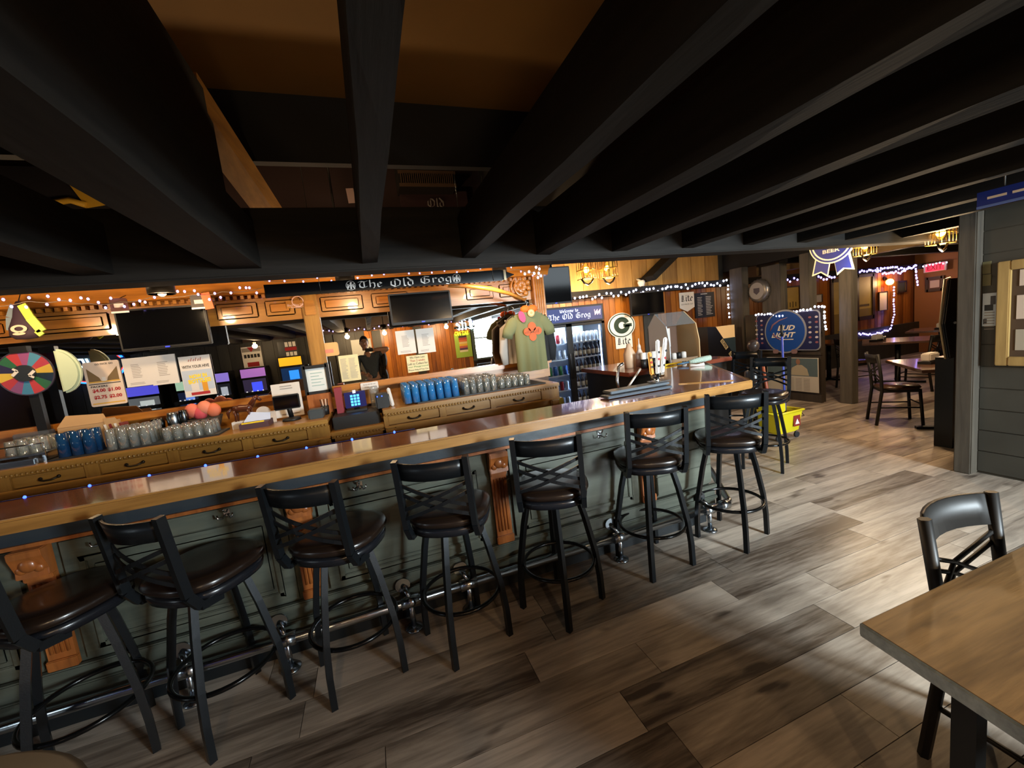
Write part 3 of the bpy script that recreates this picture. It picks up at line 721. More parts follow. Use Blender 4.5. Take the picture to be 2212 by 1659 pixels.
def skp(px): 
    p = onY(px, 612, SY); u = (p.x-A.x)/(B.x-A.x); q = A+(B-A)*u; return Vector((q.x, SY-.0075, q.z))
for tx, a, c in (('The', 772, 826), ('Old', 843, 893), ('Grog', 909, 975)):
    p, q = skp(a), skp(c); blackletter(tx, (p+q)/2+Vector((0, 0, -.004 if tx == 'Grog' else 0)), q.x-p.x, .066 if tx != 'Grog' else .076, WHT, sk, depth=.001, roll=slope, nib=.05)
for c in (757, 987):
    p = skp(c); disc('emblem_ring', p, .034, .034, .001, WHT, parent=sk, r0=.93)
    for s_ in (-1, 1):
        for k in range(4): MB().prism([(0, 0), (.026, .012-k*.013), (.022, .004-k*.013)], p+Vector((s_*.003, -.001, .004)), Vector((s_, 0, 0)), ZV, -.001*s_).build('eagle_feather', WHT, sk)
    MB().prism([(-.006, -.026), (.006, -.026), (.007, .012), (.012, .02), (.002, .026), (-.005, .018)], p+Vector((0, -.001, 0)), XV, ZV, .001).build('eagle_body', WHT, sk)
p = skp(1092); panel('stripe', p, .02, .084, .001, CREAM, parent=sk, roll=slope)
for c in (690, 1066):
    p = skp(c); MB().tube([(p.x, SY-.009, p.z-.04), (p.x, SY-.009, p.z+.04), (p.x, SY, 2.5), (p.x, SY, 3.75)], .002, 5).build('hanging_wire', STEEL, sk)

# ================================================================== lamps behind the bar
BRASS = mat('lamp_gold', '#d8a040', .3, .8); TIN = mat('lamp_tin', '#2c2824', .4, .7)
BULB = mat('warm_bulb', '#ffd9a0', .4, emit=16, emcol='#ffb45a')
def can_lamp(px, py, Y, e, lb, r=.075, hgt=.15, p=None, grp='can lamps over the back bar'):
    p = p or onY(px, py, Y); Y = p.y; t = thing('can_lamp', lb, 'lamp', (p.x, Y, p.z), grp)
    c = (p.x, Y, p.z)
    MB().lathe([(r, -hgt/2), (r, hgt/2)], c, 24).build('shade', TIN, t)
    MB().lathe([(r*.96, hgt/2), (r*.96, -hgt/2)], c, 24).build('shade_lining', BRASS, t)
    MB().ball((p.x, Y, p.z-.06), .03, 8).build('bulb', BULB, t)
    MB().tube([(p.x, Y, p.z+hgt/2), (p.x, Y, 3.75 if Y > 2.9 else 3.1)], .008, 6).build('stem', TIN, t)
    MB().lathe([(r*1.01, hgt/2-.004), (r*.9, hgt/2+.012), (.01, hgt/2+.02)], c, 24).build('cap', TIN, t)
    light('can_lamp_light', 'POINT', (p.x, Y, p.z-.14), e, WARM, .05)
    return t
can_lamp(345, 612, 3.55, 15, 'tin can lamp with gold lining above the television by the prize wheel', .08)
can_lamp(744, 592, 3.62, 15, 'tin can lamp with gold lining behind the ski sign', .075)
can_lamp(1078, 572, 3.62, 15, 'tin can lamp with gold lining at the ski tip', .065)
can_lamp(-60, 640, 3.55, 15, 'tin can lamp beyond the prize wheel', .08)
# cage lanterns in front of the plank wall
def cage_lamp(px, py, Y, e, lb, flip=1, sz=1.0, face='plain', X=None, grp='cage lanterns'):
    p = onY(px, py, Y) if X is None else onX(px, py, X)
    t = thing('cage_lantern', lb, 'lamp', tuple(p), grp); w2, h2 = .085*sz, .11*sz
    WIRE = mat('lantern_wire', '#b9964e', .35, .8)
    for ix in range(4):
        for sy in (-1, 1):
            x = -w2+2*w2*ix/3; MB().tube([p+Vector((x, sy*w2, -h2)), p+Vector((x, sy*w2, h2))], .004*sz, 5).build('cage_bar', WIRE, t)
            MB().tube([p+Vector((sy*w2, x, -h2)), p+Vector((sy*w2, x, h2))], .004*sz, 5).build('cage_bar', WIRE, t)
    for z in (-h2, 0, h2):
        MB().tube([p+Vector((-w2, -w2, z)), p+Vector((w2, -w2, z)), p+Vector((w2, w2, z)), p+Vector((-w2, w2, z))], .006*sz, 5, closed=True).build('cage_ring', WIRE, t)
    MB().lathe([(.05*sz, -h2*.7), (.052*sz, h2*.75)], p, 16).build('glass_chimney', clear('lantern_glass', '#fff2d8', .3), t)
    MB().ball(p, .038*sz, 8).build('bulb', mat('lantern_bulb', '#ffdf9a', .4, emit=22, emcol='#ffb13d'), t)
    MB().lathe([(.11*sz, h2), (.10*sz, h2+.015), (.03*sz, h2+.05), (.012, h2+.06)], p, 16).build('cap', TIN, t)
    MB().tube([p+Vector((0, 0, h2+.05)), (p.x, p.y, 2.36 if p.y < 3 else 2.95)], .008, 6).build('stem', TIN, t)
    MB().tube([p+Vector((-w2, -w2*.2, -h2)), p+Vector((-w2*.6, -w2*.2, -h2-.05*sz)), p+Vector((0, -w2*.2, -h2-.075*sz)), p+Vector((w2*.6, -w2*.2, -h2-.05*sz)), p+Vector((w2, -w2*.2, -h2))], .012*sz, 6).build('bottom_band', TIN, t)
    if e: light('cage_lantern_light', 'POINT', p+Vector((0, 0, -h2-.12)), e, WARM, .05)
    return t
cage_lamp(1266, 583, 5.75, 30, 'wire cage lantern with frosted pane above the drinks fridge', sz=1.25)
cl2 = cage_lamp(1312, 580, 5.75, 34, 'wire cage lantern with golden reflectors beside the frosted one', sz=1.3)
for o_ in ((1320, 572), (1316, 589)):
    p = onY(*o_, 5.66); disc('reflector_disc', p, .055, .065, .01, BRASS, parent=cl2)
cage_lamp(1868, 532, 0, 40, 'glowing square cage lantern beside the blue ribbon sign', X=5.9, sz=.95, grp='ceiling cage lanterns')
cage_lamp(2032, 503, 0, 40, 'glowing square cage lantern next to the grey corner post', X=5.42, sz=.95, grp='ceiling cage lanterns')
light('dining_lamp_light', 'POINT', (9.5, 4.2, 2.1), 20, WARM, .08)
light('dining_lamp_light', 'POINT', (8.2, 2.4, 2.1), 8, WARM, .08)
ub = thing('added_rafter_bulb', 'added unseen bulb in a socket, lighting the golden rafter', 'lamp', (-.15, 3.35, 3.45)); MB().ball((-.15, 3.35, 3.45), .035, 8).build('bulb', BULB, ub); MB().tube([(-.15, 3.35, 3.47), (-.15, 3.35, 3.75)], .02, 8).build('socket', TIN, ub); light('added_rafter_light', 'POINT', (-.15, 3.3, 3.35), 3.0, WARM, .04)  # unseen lamp, added with its bulb and socket to light the golden rafter
for q_, (px_, py_, dd) in enumerate(((745, 697, -2.1), (826, 690, -2.1), (545, 718, -2.1), (960, 676, -2.1))):
    pp = refl(px_, py_, dd); pp.z = min(pp.z, 2.12); can_lamp(0, 0, 0, [44, 44, 12, 44][q_], ['can lamp over the photographer, first of the row', 'can lamp over the photographer, second of the row', 'can lamp in front of the game machines', 'can lamp by the street window'][q_], .07, .12, pp, 'can lamps on the street side')

# ================================================================== string lights
LED = mat('cool_led', '#dfe6ff', .4, emit=6, emcol='#c9d4ff')
LEDV = mat('violet_led', '#cfc8ff', .4, emit=3.5, emcol='#9a8cff')
LEDB = mat('blue_led', '#3a56ff', .4, emit=5, emcol='#2848ff')
WIREC = mat('clear_wire', '#6b5c48', .5)
led_me = {}
def string_light(label, pts, nb, mt=LED, r=.011, sag=.02, wire=WIREC, cat='string lights', jit=.02):
    pts = [Vector(p) for p in pts]; t = thing('string_light', label, cat, tuple(pts[0]))
    seg = [(b-a).length for a, b in zip(pts[:-1], pts[1:])]; tot = sum(seg); path = []
    def at(s):
        for (a, b), l in zip(zip(pts[:-1], pts[1:]), seg):
            if s <= l or l is seg[-1]: 
                u = min(1, s/l) if l else 0; return a+(b-a)*u+Vector((0, 0, -sag*4*u*(1-u)))
            s -= l
        return pts[-1]
    path = [at(tot*k/60) for k in range(61)]
    MB().tube(path, .003, 4).build('wire', wire, t)
    key = (mt.name, r)
    if key not in led_me: led_me[key] = MB().ball((0, 0, 0), r, 6, (1, 1, 1.25)).mesh('bulb', mt)
    rg = random.Random(len(label))
    for k in range(nb): inst('bulb', led_me[key], at(tot*(k+.5)/nb)+Vector((rg.uniform(-jit, jit)*.5, -.008, rg.uniform(-jit, jit))), t)
    return t
Y1 = 3.92
string_light('clear string lights drooping along the oak cornice', [onY(-40, 662, Y1), onY(60, 650, Y1), onY(140, 648, Y1), onY(190, 655, Y1), onY(260, 652, Y1), onY(330, 640, Y1), onY(420, 636, Y1), onY(480, 630, Y1), onY(566, 622, Y1)], 34, LEDV, .0085, .015, jit=.045)
string_light('clear string lights along the cornice behind the ski sign', [onY(570, 608, Y1), onY(700, 600, Y1), onY(860, 592, Y1), onY(1010, 584, Y1), onY(1120, 582, Y1), onY(1160, 590, Y1)], 22, LEDV, .007, .01, jit=.03)
string_light('bunch of string light bulbs at the cornice corner', [onY(1130, 592, 3.9), onY(1152, 588, 3.9), onY(1166, 572, 3.9), onY(1160, 600, 3.9), onY(1172, 590, 3.9)], 9, LED, .011, 0)
YL = 6.26
string_light('bright white string lights under the black soffit over the fridge', [onY(1237, 641, YL), onY(1290, 638, YL), onY(1370, 632, YL), onY(1440, 620, YL), onY(1500, 616, YL), onY(1572, 610, YL)], 44, LED, .017, .02, jit=.05)
string_light('white string lights running down the post edge', [onX(1571, 612, 6.66), onX(1573, 650, 6.66), onX(1574, 690, 6.66)], 8, LED, .015, 0)
string_light('white string lights framing the round blue beer sign', [onX(1628, 678, 6.53), onX(1665, 677, 6.53), onX(1690, 681, 6.53), onX(1730, 670, 6.53), onX(1779, 658, 6.53), onX(1781, 690, 6.53), onX(1783, 716, 6.53)], 28, LED, .015, .01)
string_light('violet string lights bunched over the dining room mural', [onY(1680, 606, 6.3), onY(1725, 604, 6.3)], 6, LEDV, .018, .02, jit=.05)
string_light('violet string lights between the screen posts', [onY(1765, 597, 6.3), onY(1806, 602, 6.3)], 7, LEDV, .02, .0, jit=.05)
string_light('violet string lights in loops above the wall sconce', [onY(1855, 588, 6.3), onY(1900, 582, 6.3), onY(1960, 578, 6.3), onY(1978, 576, 6.3), onY(1940, 590, 6.3), onY(1890, 588, 6.3)], 50, LEDV, .02, .0, jit=.04)
string_light('violet string lights dropping beside the exit sign', [onY(1977, 578, 6.3), onY(1979, 600, 6.3), onY(1982, 618, 6.3)], 9, LEDV, .02, 0)
string_light('violet string lights falling past the sconce to the table', [onY(1931, 618, 6.38), onY(1929, 650, 6.38), onY(1931, 680, 6.38), onY(1926, 700, 6.38), onY(1922, 712, 6.38), onY(1890, 722, 6.38), onY(1853, 722, 6.38)], 34, LEDV, .018, 0)
string_light('small white lights around the exit sign', [onX(1990, 576, 13.0), onX(2010, 572, 13.0), onX(2048, 566, 13.0)], 8, LED, .014, 0)
string_light('blue lights along the inner bar edge', [(-2.0, BY1+.012, BT-.004), (.2, BY1+.012, BT-.004)], 9, LEDB, .0065, 0, mat('navy_strip', '#15174a', .5), jit=.004)
# mirrored runs on the street wall
string_light('string lights on the dark street wall over the game machines', [refl(150, 752)+Vector((0, .1, 0)), refl(260, 735)+Vector((0, .1, 0)), refl(462, 727)+Vector((0, .1, 0)), refl(640, 716)+Vector((0, .1, 0)), refl(700, 716)+Vector((0, .1, 0)), refl(836, 703)+Vector((0, .1, 0)), refl(960, 696)+Vector((0, .1, 0)), refl(1075, 684)+Vector((0, .1, 0))], 80, LEDV, .016, .02, jit=.045)
# ================================================================== things on and above the back bar
PAPER = mat('paper_white', '#c9c2ba', .7); PAPERC = mat('paper_cream', '#cbbf94', .7); PAPERP = mat('paper_pinkish', '#c8b4a2', .7)
INK = mat('ink_black', '#26221f', .7); INKG = mat('ink_grey', '#8f8880', .7); INKR = mat('ink_red', '#9c1f22', .7); INKGR = mat('ink_green', '#3d7a3c', .7)
YEL = mat('print_yellow', '#e8c321', .6); GRNP = mat('print_green', '#9cba4a', .6); TAN = mat('tan_card', '#c59a62', .6)
CARD = mat('cardboard', '#a8855c', .75, var=.12, vscale=6)
def pos4(tl, tr, bl, Y):
    a, b, c = onY(*tl, Y), onY(*tr, Y), onY(*bl, Y)
    wd = b.x-a.x; ht = (a.z-c.z); return Vector(((a.x+b.x)/2, Y, (a.z+b.z)/2-ht/2)), wd, ht
def sheet(name, label, cat, tl, tr, bl, Y, mt, group=None, rad=0, roll=0, th=.004):
    c, wd, ht = pos4(tl, tr, bl, Y)
    t = thing(name, label, cat, tuple(c), group); panel('sheet', c, wd, ht, th, mt, parent=t, rad=rad, roll=roll)
    return t, c, wd, ht
def lines(t, c, wd, ht, n, mt, x0=.12, x1=.88, y0=.2, y1=.9, th=.005, seed=1, hgt=.35):
    rg = random.Random(seed); b = MB()
    for k in range(n):
        z = c.z+ht/2-ht*(y0+(y1-y0)*(k+.5)/n); e = x1-(x1-x0)*rg.uniform(0, .35); h = ht*(y1-y0)/n*hgt
        b.prism([(0, 0), (wd*(e-x0), 0), (wd*(e-x0), h), (0, h)], (c.x-wd/2+wd*x0, c.y-th, z), XV, ZV, .0004)
    return b.build('printed_lines', mt, t)
YP = MIR-.004
# game-day price poster
t, c, wd, ht = sheet('poster', 'game-day price poster with stadium picture and red prices taped to the mirror', 'poster', (177, 786), (255, 775), (180, 884), YP, PAPERP, rad=.015)
words('GO PACK GO', c+Vector((.02, 0, ht*.44)), wd*.5, ht*.04, INK, t, depth=.006, bold=.02)
for s_ in (-1, 1): MB().prism([(s_*wd*.42, ht*.36), (s_*wd*.12, ht*.14), (s_*wd*.08, ht*.06), (s_*wd*.42, ht*.06)][::s_], c+Vector((0, -.0045, 0)), XV, ZV, .001).build('stadium_stand', mat('stadium_brown', '#6b5638', .7), t)
panel('pitch', c+Vector((0, -.0045, ht*.045)), wd*.86, ht*.03, .001, mat('pitch_gold', '#c79a45', .7), parent=t)
panel('goal', c+Vector((0, -.0045, ht*.10)), wd*.1, ht*.09, .0015, PAPER, parent=t)
panel('black_rule', c+Vector((0, -.0045, ht*.0)), wd*.88, ht*.018, .001, INK, parent=t)
words('PACKERS', c+Vector((-wd*.17, 0, -ht*.055)), wd*.46, ht*.045, INK, t, depth=.006, bold=.03)
for tx, dx_, dz_ in (('$4.00', -.2, -.15), ('$1.00', .22, -.15), ('$2.75', -.2, -.30), ('$2.00', .22, -.30)): words(tx, c+Vector((wd*dx_, 0, ht*dz_)), wd*.36, ht*.09, INKR, t, depth=.006, bold=.04)
panel('gold_band', c+Vector((0, -.0045, -ht*.44)), wd*.9, ht*.03, .001, M['pitch_gold'], parent=t)
# twin notices (twice)
for tl1, tr1, bl1, tl2, tr2, bl2, lb in (((262, 776), (318, 770), (272, 838), (318, 770), (376, 764), (326, 834), 'beside the game-day poster'), ((853, 717), (893, 711), (858, 768), (897, 712), (935, 707), (901, 765), 'below the second television')):
    for q, (tl, tr, bl) in enumerate(((tl1, tr1, bl1), (tl2, tr2, bl2))):
        t, c, wd, ht = sheet('notice', 'white printed notice with sketched border, '+('first' if q == 0 else 'second')+' of the pair '+lb, 'notice', tl, tr, bl, YP, PAPER, 'paired white notices on the mirror')
        lines(t, c, wd, ht, 9, INKG, .3, .72, .22, .72, seed=q)
        lines(t, c, wd, ht, 2, INKG, .15, .75, .86, .95, seed=q+4)
# beer poster
t, c, wd, ht = sheet('poster', 'pale beer poster reading now in bottles taped to the mirror', 'poster', (384, 772), (452, 765), (395, 860), YP-.01, PAPER)
panel('sky_band', c+Vector((0, -.0045, -ht*.1)), wd*.96, ht*.5, .0006, mat('sky_grey', '#a9b2bd', .7), parent=t)
words('WITH YOUR HIVE', c+Vector((0, 0, ht*.24)), wd*.86, ht*.075, INK, t, depth=.006, bold=.015)
words('NOW IN', c+Vector((wd*.02, 0, -ht*.0)), wd*.56, ht*.1, YEL, t, depth=.0065, bold=.05, roll=.05); words('BOTTLES!', c+Vector((wd*.04, 0, -ht*.12)), wd*.72, ht*.11, YEL, t, depth=.0065, bold=.05, roll=.05)
panel('beer_glass', c+Vector((wd*.18, -.005, -ht*.26)), wd*.17, ht*.26, .001, mat('beer_gold', '#c98a24', .6), parent=t)
panel('glass_label', c+Vector((-wd*.14, -.005, -ht*.26)), wd*.24, ht*.2, .001, PAPER, parent=t)
panel('foot_band', c+Vector((0, -.005, -ht*.43)), wd*.6, ht*.07, .001, INKR, parent=t)
b = MB()
for k in range(6): b.tube([c+Vector((-wd*.2+k*wd*.075, -.005, ht*.37)), c+Vector((-wd*.16+k*wd*.075, -.005, ht*.42+.01*(k % 2)))], .003, 5)
b.build('script_scrawl', mat('script_rose', '#a3665e', .7), t)
# other sheets on the mirror
t, c, wd, ht = sheet('price_list', 'cream typed price list on the mirror beside the photographer reflection', 'notice', (730, 770), (772, 764), (738, 826), YP, PAPERC)
lines(t, c, wd, ht, 16, INKG, .08, .42, .12, .92, seed=3); lines(t, c, wd, ht, 16, INKG, .5, .92, .12, .92, seed=5)
t, c, wd, ht = sheet('handwritten_note', 'cream handwritten note about collecting, under the paired notices', 'notice', (877, 770), (923, 764), (880, 806), YP-.008, PAPERC)
for k, (tx, mt_) in enumerate((('We Have Less', INK), ('Than 2 weeks', INKR), ('Left to Collect for', INK), ('our Playground', INKGR), ('Please Help if You Can', INK))): words(tx, c+Vector((0, 0, ht*(.38-.19*k))), wd*(.7 if k < 2 else .92), ht*.13, mt_, t, depth=.006)
t, c, wd, ht = sheet('serving_board', 'rounded tan serving board with a red tag hung on the mirror', 'board', (690, 743), (729, 738), (693, 772), YP-.01, TAN, rad=.02, th=.012)
panel('red_tag', c+Vector((-wd*.1, -.013, -ht*.12)), wd*.6, ht*.26, .002, mat('tag_red', '#d87a64', .6), parent=t)
t, c, wd, ht = sheet('check_sign', 'small white plastic sign refusing checks on the mirror ledge', 'sign', (778, 828), (816, 823), (780, 843), MIR-.06, PAPER, rad=.01, th=.01)
words('Sorry we do not', c+Vector((0, 0, ht*.2)), wd*.7, ht*.22, INK, t, depth=.0115); words('accept checks', c+Vector((0, 0, -ht*.2)), wd*.6, ht*.22, INK, t, depth=.0115)
# brewery decal on the frieze
t, c, wd, ht = sheet('wall_decal', 'round etched decal with two small lines on the oak frieze', 'decal', (617, 652), (668, 646), (620, 668), MIR-.05, CORZ)
disc('ring', c+Vector((0, -.005, ht*.35)), .05, .05, .002, mat('decal_rose', '#c9a294', .6), parent=t, r0=.85)
words('Black Pine The Bar', c+Vector((0, 0, -ht*.1)), wd*.9, .02, M['decal_rose'], t, depth=.006); words('Brookfield, WI', c+Vector((0, 0, -ht*.42)), wd*.6, .018, M['decal_rose'], t, depth=.006)

# ---- prize wheel
YW = 4.16
c = onY(58, 806, YW); rx = abs(onY(118, 800, YW).x-c.x); rad = rx
t = thing('prize_wheel', 'round prize wheel with coloured wedges and black hub', 'prize wheel', (c.x, YW, CT))
cols = ['#a03a3e', '#4a7f96', '#8a4a72', '#a83a3c', '#2d5e3c', '#2a2440', '#c9a83c', '#a5363a', '#7b466e', '#3f7591', '#a83a3c', '#2c5a38', '#1c2a2c', '#b99a3a']
for k, h in enumerate(cols):
    disc('wedge', c, rad, rad, .012, mat('wheel'+str(k), h, .25, coat=.6), parent=t, a0=20+k*360/14, a1=20+(k+1)*360/14, n=56)
disc('rim', c+Vector((0, -.003, 0)), rad*1.04, rad*1.04, .012, mat('wheel_rim', '#3a3340', .3), parent=t, r0=.955)
disc('hub', c+Vector((0, -.012, 0)), rad*.38, rad*.38, .02, mat('wheel_hub', '#22262a', .4), parent=t)
for s_ in (-1, 1): MB().bar(c+Vector((s_*.03, -.034, s_*-.02)), c+Vector((s_*.065, -.034, s_*.012)), .004, .02).bar(c+Vector((s_*.03, -.034, s_*-.02)), c+Vector((s_*.055, -.034, s_*-.04)), .004, .014).build('hub_mark', PAPER, t)
MB().box((c.x-.05, YW-.03, c.z+rad-.01), (c.x+.05, YW+.02, c.z+rad+.04)).build('clapper', BEZ, t)
MB().box((c.x-.03, YW+.01, CT+.03), (c.x+.03, YW+.05, c.z)).build('stand_post', BEZ, t); MB().box((c.x-.16, YW-.03, CT), (c.x+.16, YW+.10, CT+.03)).build('stand_base', BEZ, t)
# ---- pale green half shade leaning behind it
c = onY(121, 754, 4.12); e = onY(140, 850, 4.12); f_ = onY(182, 800, 4.12)
b = MB(); poly = []; hh = (c.z-e.z)/2; ww = f_.x-c.x
for k in range(13): a = R(90-15*k); poly.append((ww*math.cos(a), hh*math.sin(a)))
b.prism(poly, (c.x, 4.12, (c.z+e.z)/2), XV, ZV, .05)
b.build('paper_lantern', mat('mint_shade', '#a9b69a', .5), label='pale green half-round shade leaning on the mirror beside the prize wheel', cat='shade', bevel=.015)
b = MB(); p = onY(130, 875, 4.0)
b.box((p.x-.02, 4.205, CT+.0), (p.x+.09, 4.245, CT+.16)).build('water_jug', clear('green_plastic', '#b8dcc4', .5, body=.3), label='clear greenish jug below the half-round shade', cat='jug', bevel=.02)

# ---- tumblers and glasses
GLS = clear('glassware', '#eef3f2', 1.0, .06, .10); BLUEG = clear('blue_tumbler', '#3f93d6', .6, .08, .45); DBLU = clear('dark_blue_tumbler', '#1f4a78', .5, .08, .5)
def glass_mesh(name, mt, r0, r1, h, n=14):
    return MB().lathe([(r0, 0), (r1, h), (r1-.003, h), (r0-.003, .008), (.001, .008)], n=n).mesh(name, mt)
pint = glass_mesh('pint_glass', GLS, .033, .025, .15); tum = glass_mesh('tumbler', BLUEG, .036, .030, .165); short = glass_mesh('short_glass', GLS, .032, .026, .10); dtum = glass_mesh('tumbler', DBLU, .036, .030, .17)
def grid(nm, me, label, cat, group, x0, x1, nx, ys, z, mid, pitch=.073):
    nx = max(2, int((x1-x0)/pitch)); mid = (x0+x1)/2; x0, x1 = mid-nx*pitch/2, mid+nx*pitch/2
    for j, y in enumerate(ys):
        for i in range(nx):
            x = x0+(x1-x0)*(i+.5)/nx+random.uniform(-.0012, .0012)
            o = inst(nm, me, (x, y+random.uniform(-.002, .002), z)); tag(o, label, cat, group)
gx = lambda p, y=3.8: onY(p, 845, y).x
ZG = CT+.013
grid('tumbler', tum, 'blue upturned tumbler in the block on the black drip mat', 'tumbler', 'blue tumblers on the drip mat', gx(868), gx(992), 8, (3.77, 3.85, 3.93, 4.01, 4.09), ZG, 0)
grid('pint_glass', pint, 'clear pint glass upturned beside the blue tumblers', 'glass', 'clear pint glasses beside the blue tumblers', gx(994), gx(1078), 6, (3.77, 3.84, 3.91, 3.98, 4.05), ZG, 0, .068)
grid('short_glass', short, 'short clear glass at the shirt end of the drip mat', 'glass', 'short glasses below the hanging shirts', gx(1080), gx(1150), 5, (3.82, 3.90, 3.98, 4.06), ZG, 0, .067)
gl_ = lambda p: onY(p, 950, 3.8).x
grid('tumbler', dtum, 'dark blue tumbler beside the cardboard box', 'tumbler', 'dark blue tumblers by the cardboard box', gl_(112), gl_(222), 6, (3.78, 3.87), ZG, 0)
grid('pint_glass', pint, 'clear pint glass in the rows between box and figurine', 'glass', 'clear pint glasses on the black mat', gl_(226), gl_(340), 6, (3.77, 3.84, 3.91, 3.97), ZG, 0, .068)
grid('short_glass', short, 'short clear glass in front of the steel shakers', 'glass', 'short glasses in front of the shakers', gl_(344), gl_(478), 9, (3.79, 3.87, 3.95), ZG, 0, .067)
grid('shot_glass', short, 'small clear glass lined up in the rack near the prize wheel', 'glass', 'small glasses in the wire rack', gl_(-10), gl_(100), 8, (3.80, 3.88, 3.96), CT+.075, 0, .067)
rk = thing('glass_rack', 'steel wire rack holding small glasses by the prize wheel', 'rack', (gl_(45), 3.88, CT))
x0, x1 = gl_(-14), gl_(104)
MB().box((x0, 3.74, CT+.06), (x1, 4.02, CT+.072)).build('tray', STEEL, rk)
for yy in (3.75, 4.01): MB().tube([(x0, yy, CT+.05), (x0, yy, CT+.14), (x1, yy, CT+.14), (x1, yy, CT+.05)], .005, 6).build('wire_rail', CHR, rk)
for xx in (x0+.02, x1-.02): MB().box((xx-.01, 3.76, CT), (xx+.01, 4.0, CT+.06)).build('foot', CHR, rk)
t = thing('bar_tray', 'steel drip tray in front of the glass rack', 'tray', (gl_(40), 3.73, CT+.001)); MB().box((gl_(-30), 3.70, CT+.001), (gl_(88), 3.738, CT+.045)).build('tray_body', STEEL, t, bevel=.006)
MB().box((onY(20, 895, 4.06).x, 4.03, CT), (onY(100, 890, 4.06).x, 4.11, CT+.2)).build('acrylic_caddy', clear('acrylic', '#d8dde2', .8, .03, .08), label='clear acrylic straw caddy below the prize wheel', cat='caddy', bevel=.006)
# cardboard box with cut corner
a, b_ = onY(108, 940, 3.95), onY(222, 925, 3.95)
t = thing('cardboard_box', 'open brown cardboard box behind the dark blue tumblers', 'box', ((a.x+b_.x)/2, 4.02, CT))
MB().box((a.x, 4.03, CT), (b_.x, 4.2, CT+.20)).build('carton', CARD, t, bevel=.003)
MB().prism([(0, 0), (.12, 0), (.07, .09), (0, .09)], (b_.x-.02, 4.025, CT+.14), XV, ZV, .004).build('flap', CARD, t)
MB().prism([(0, 0), (b_.x-a.x, 0), (b_.x-a.x-.03, .07), (.05, .09)], (a.x, 4.035, CT+.2), XV, Vector((0, .35, .94)), .004).build('lid_flap', CARD, t)
# menus in a holder
for k in range(4):
    p = onY(252+k*11, 920, 4.1); MB().bar((p.x, 4.05, CT), (p.x-.03, 4.06, CT+.18), .012, .10, (0, 1, 0)).build('menu_card', mat('menu_red', '#6b2420', .5) if k % 2 else PAPER, label=('dark red' if k % 2 else 'white')+' menu card standing behind the cardboard box', cat='menu', group='menu cards behind the box')
# steel shakers
for k, (px, h, r_) in enumerate(((338, .17, .05), (372, .20, .05), (398, .21, .035), (326, .13, .04))):
    p = onY(px, 905, 4.05); MB().lathe([(r_*.85, 0), (r_, h*.8), (r_*.8, h*.95), (r_*.75, h), (.002, h)], (p.x, 4.05+.03*(k % 2), CT), 18).build('cocktail_shaker', STEEL if k % 2 else mat('dark_steel', '#50565a', .2, 1), label=['stout dark steel shaker', 'tall bright steel shaker', 'slender dark steel shaker', 'short bright steel shaker'][k]+' behind the short glasses', cat='shaker')
p = onY(440, 880, 4.14)
t = thing('flower_basket', 'basket with orange paper flowers under the beer poster', 'basket', (p.x, 4.12, CT))
MB().lathe([(.09, 0), (.13, .12), (.12, .12), (.08, .01)], (p.x, 4.12, CT), 20).build('basket', mat('dark_wicker', '#2b231c', .7, bump=.6, bscale=80), t)
for k, (ox, oz, h) in enumerate(((-.07, .19, '#cc6a54'), (.02, .2, '#d07a5e'), (-.02, .16, '#b8434a'), (.08, .17, '#c86a4a'))): MB().ball((p.x+ox, 4.10, CT+oz), .055, 8, (1, .7, 1.1)).build('paper_flower', mat('flower'+str(k), h, .7), t)
# horse figurine
p = onY(530, 898, 3.95); t = thing('horse_figurine', 'brown horse figurine standing on a small white box', 'figurine', (p.x, 3.95, CT))
HB = mat('horse_brown', '#4a2110', .3)
MB().box((p.x-.10, 3.92, CT), (p.x+.06, 4.0, CT+.06)).build('white_box', PAPER, t)
z = CT+.16
MB().tube([(p.x-.075, 3.95, z), (p.x-.03, 3.95, z+.005), (p.x+.03, 3.95, z+.0), (p.x+.055, 3.95, z+.02)], [.026, .032, .03, .026], 10).tube([(p.x+.045, 3.95, z+.01), (p.x+.085, 3.95, z+.065), (p.x+.10, 3.95, z+.085)], [.026, .018, .02], 8).tube([(p.x+.095, 3.95, z+.09), (p.x+.135, 3.95, z+.05)], [.019, .011], 8).tube([(p.x-.09, 3.95, z+.01), (p.x-.12, 3.95, z-.02), (p.x-.118, 3.95, z-.07)], [.012, .014, .005], 6).build('body', HB, t)
for ox, oy in ((-.07, -.015), (-.06, .015), (.03, -.015), (.045, .015)): MB().tube([(p.x+ox, 3.95+oy, z-.01), (p.x+ox+.005, 3.95+oy, z-.05), (p.x+ox, 3.95+oy, CT+.06)], [.013, .008, .008], 6).build('leg', HB, t)
# tissue box and purple box
p = onY(555, 905, 3.86); t = thing('paper_tray', 'wire tray of blue and white papers beside the figurine', 'tray', (p.x, 3.86, CT))
MB().box((p.x-.12, 3.80, CT), (p.x+.09, 3.98, CT+.045)).build('carton', mat('plum_card', '#4a3034', .6), t)
MB().prism([(-.11, 0), (.09, 0), (.09, .06), (-.06, .09)], (p.x, 3.9, CT+.045), XV, Vector((0, .5, .85)), .006).build('paper_sheet', mat('paper_blue', '#b3bfd8', .6), t)
MB().box((p.x-.10, 3.8, CT+.045), (p.x+.06, 3.815, CT+.055)).build('pencil', YEL, t)
p = onY(566, 880, 4.0); b = MB(); poly = [(-.09, 0), (.09, 0), (.09, .10)]+[(.055*math.cos(R(a)), .10+.05*math.sin(R(a))) for a in range(0, 181, 20)]+[(-.09, .10)]
b.prism(poly, (p.x, 4.02, CT), XV, ZV, .01).build('arched_card', PAPERP, label='cream arched-top card standing behind the paper tray', cat='card')
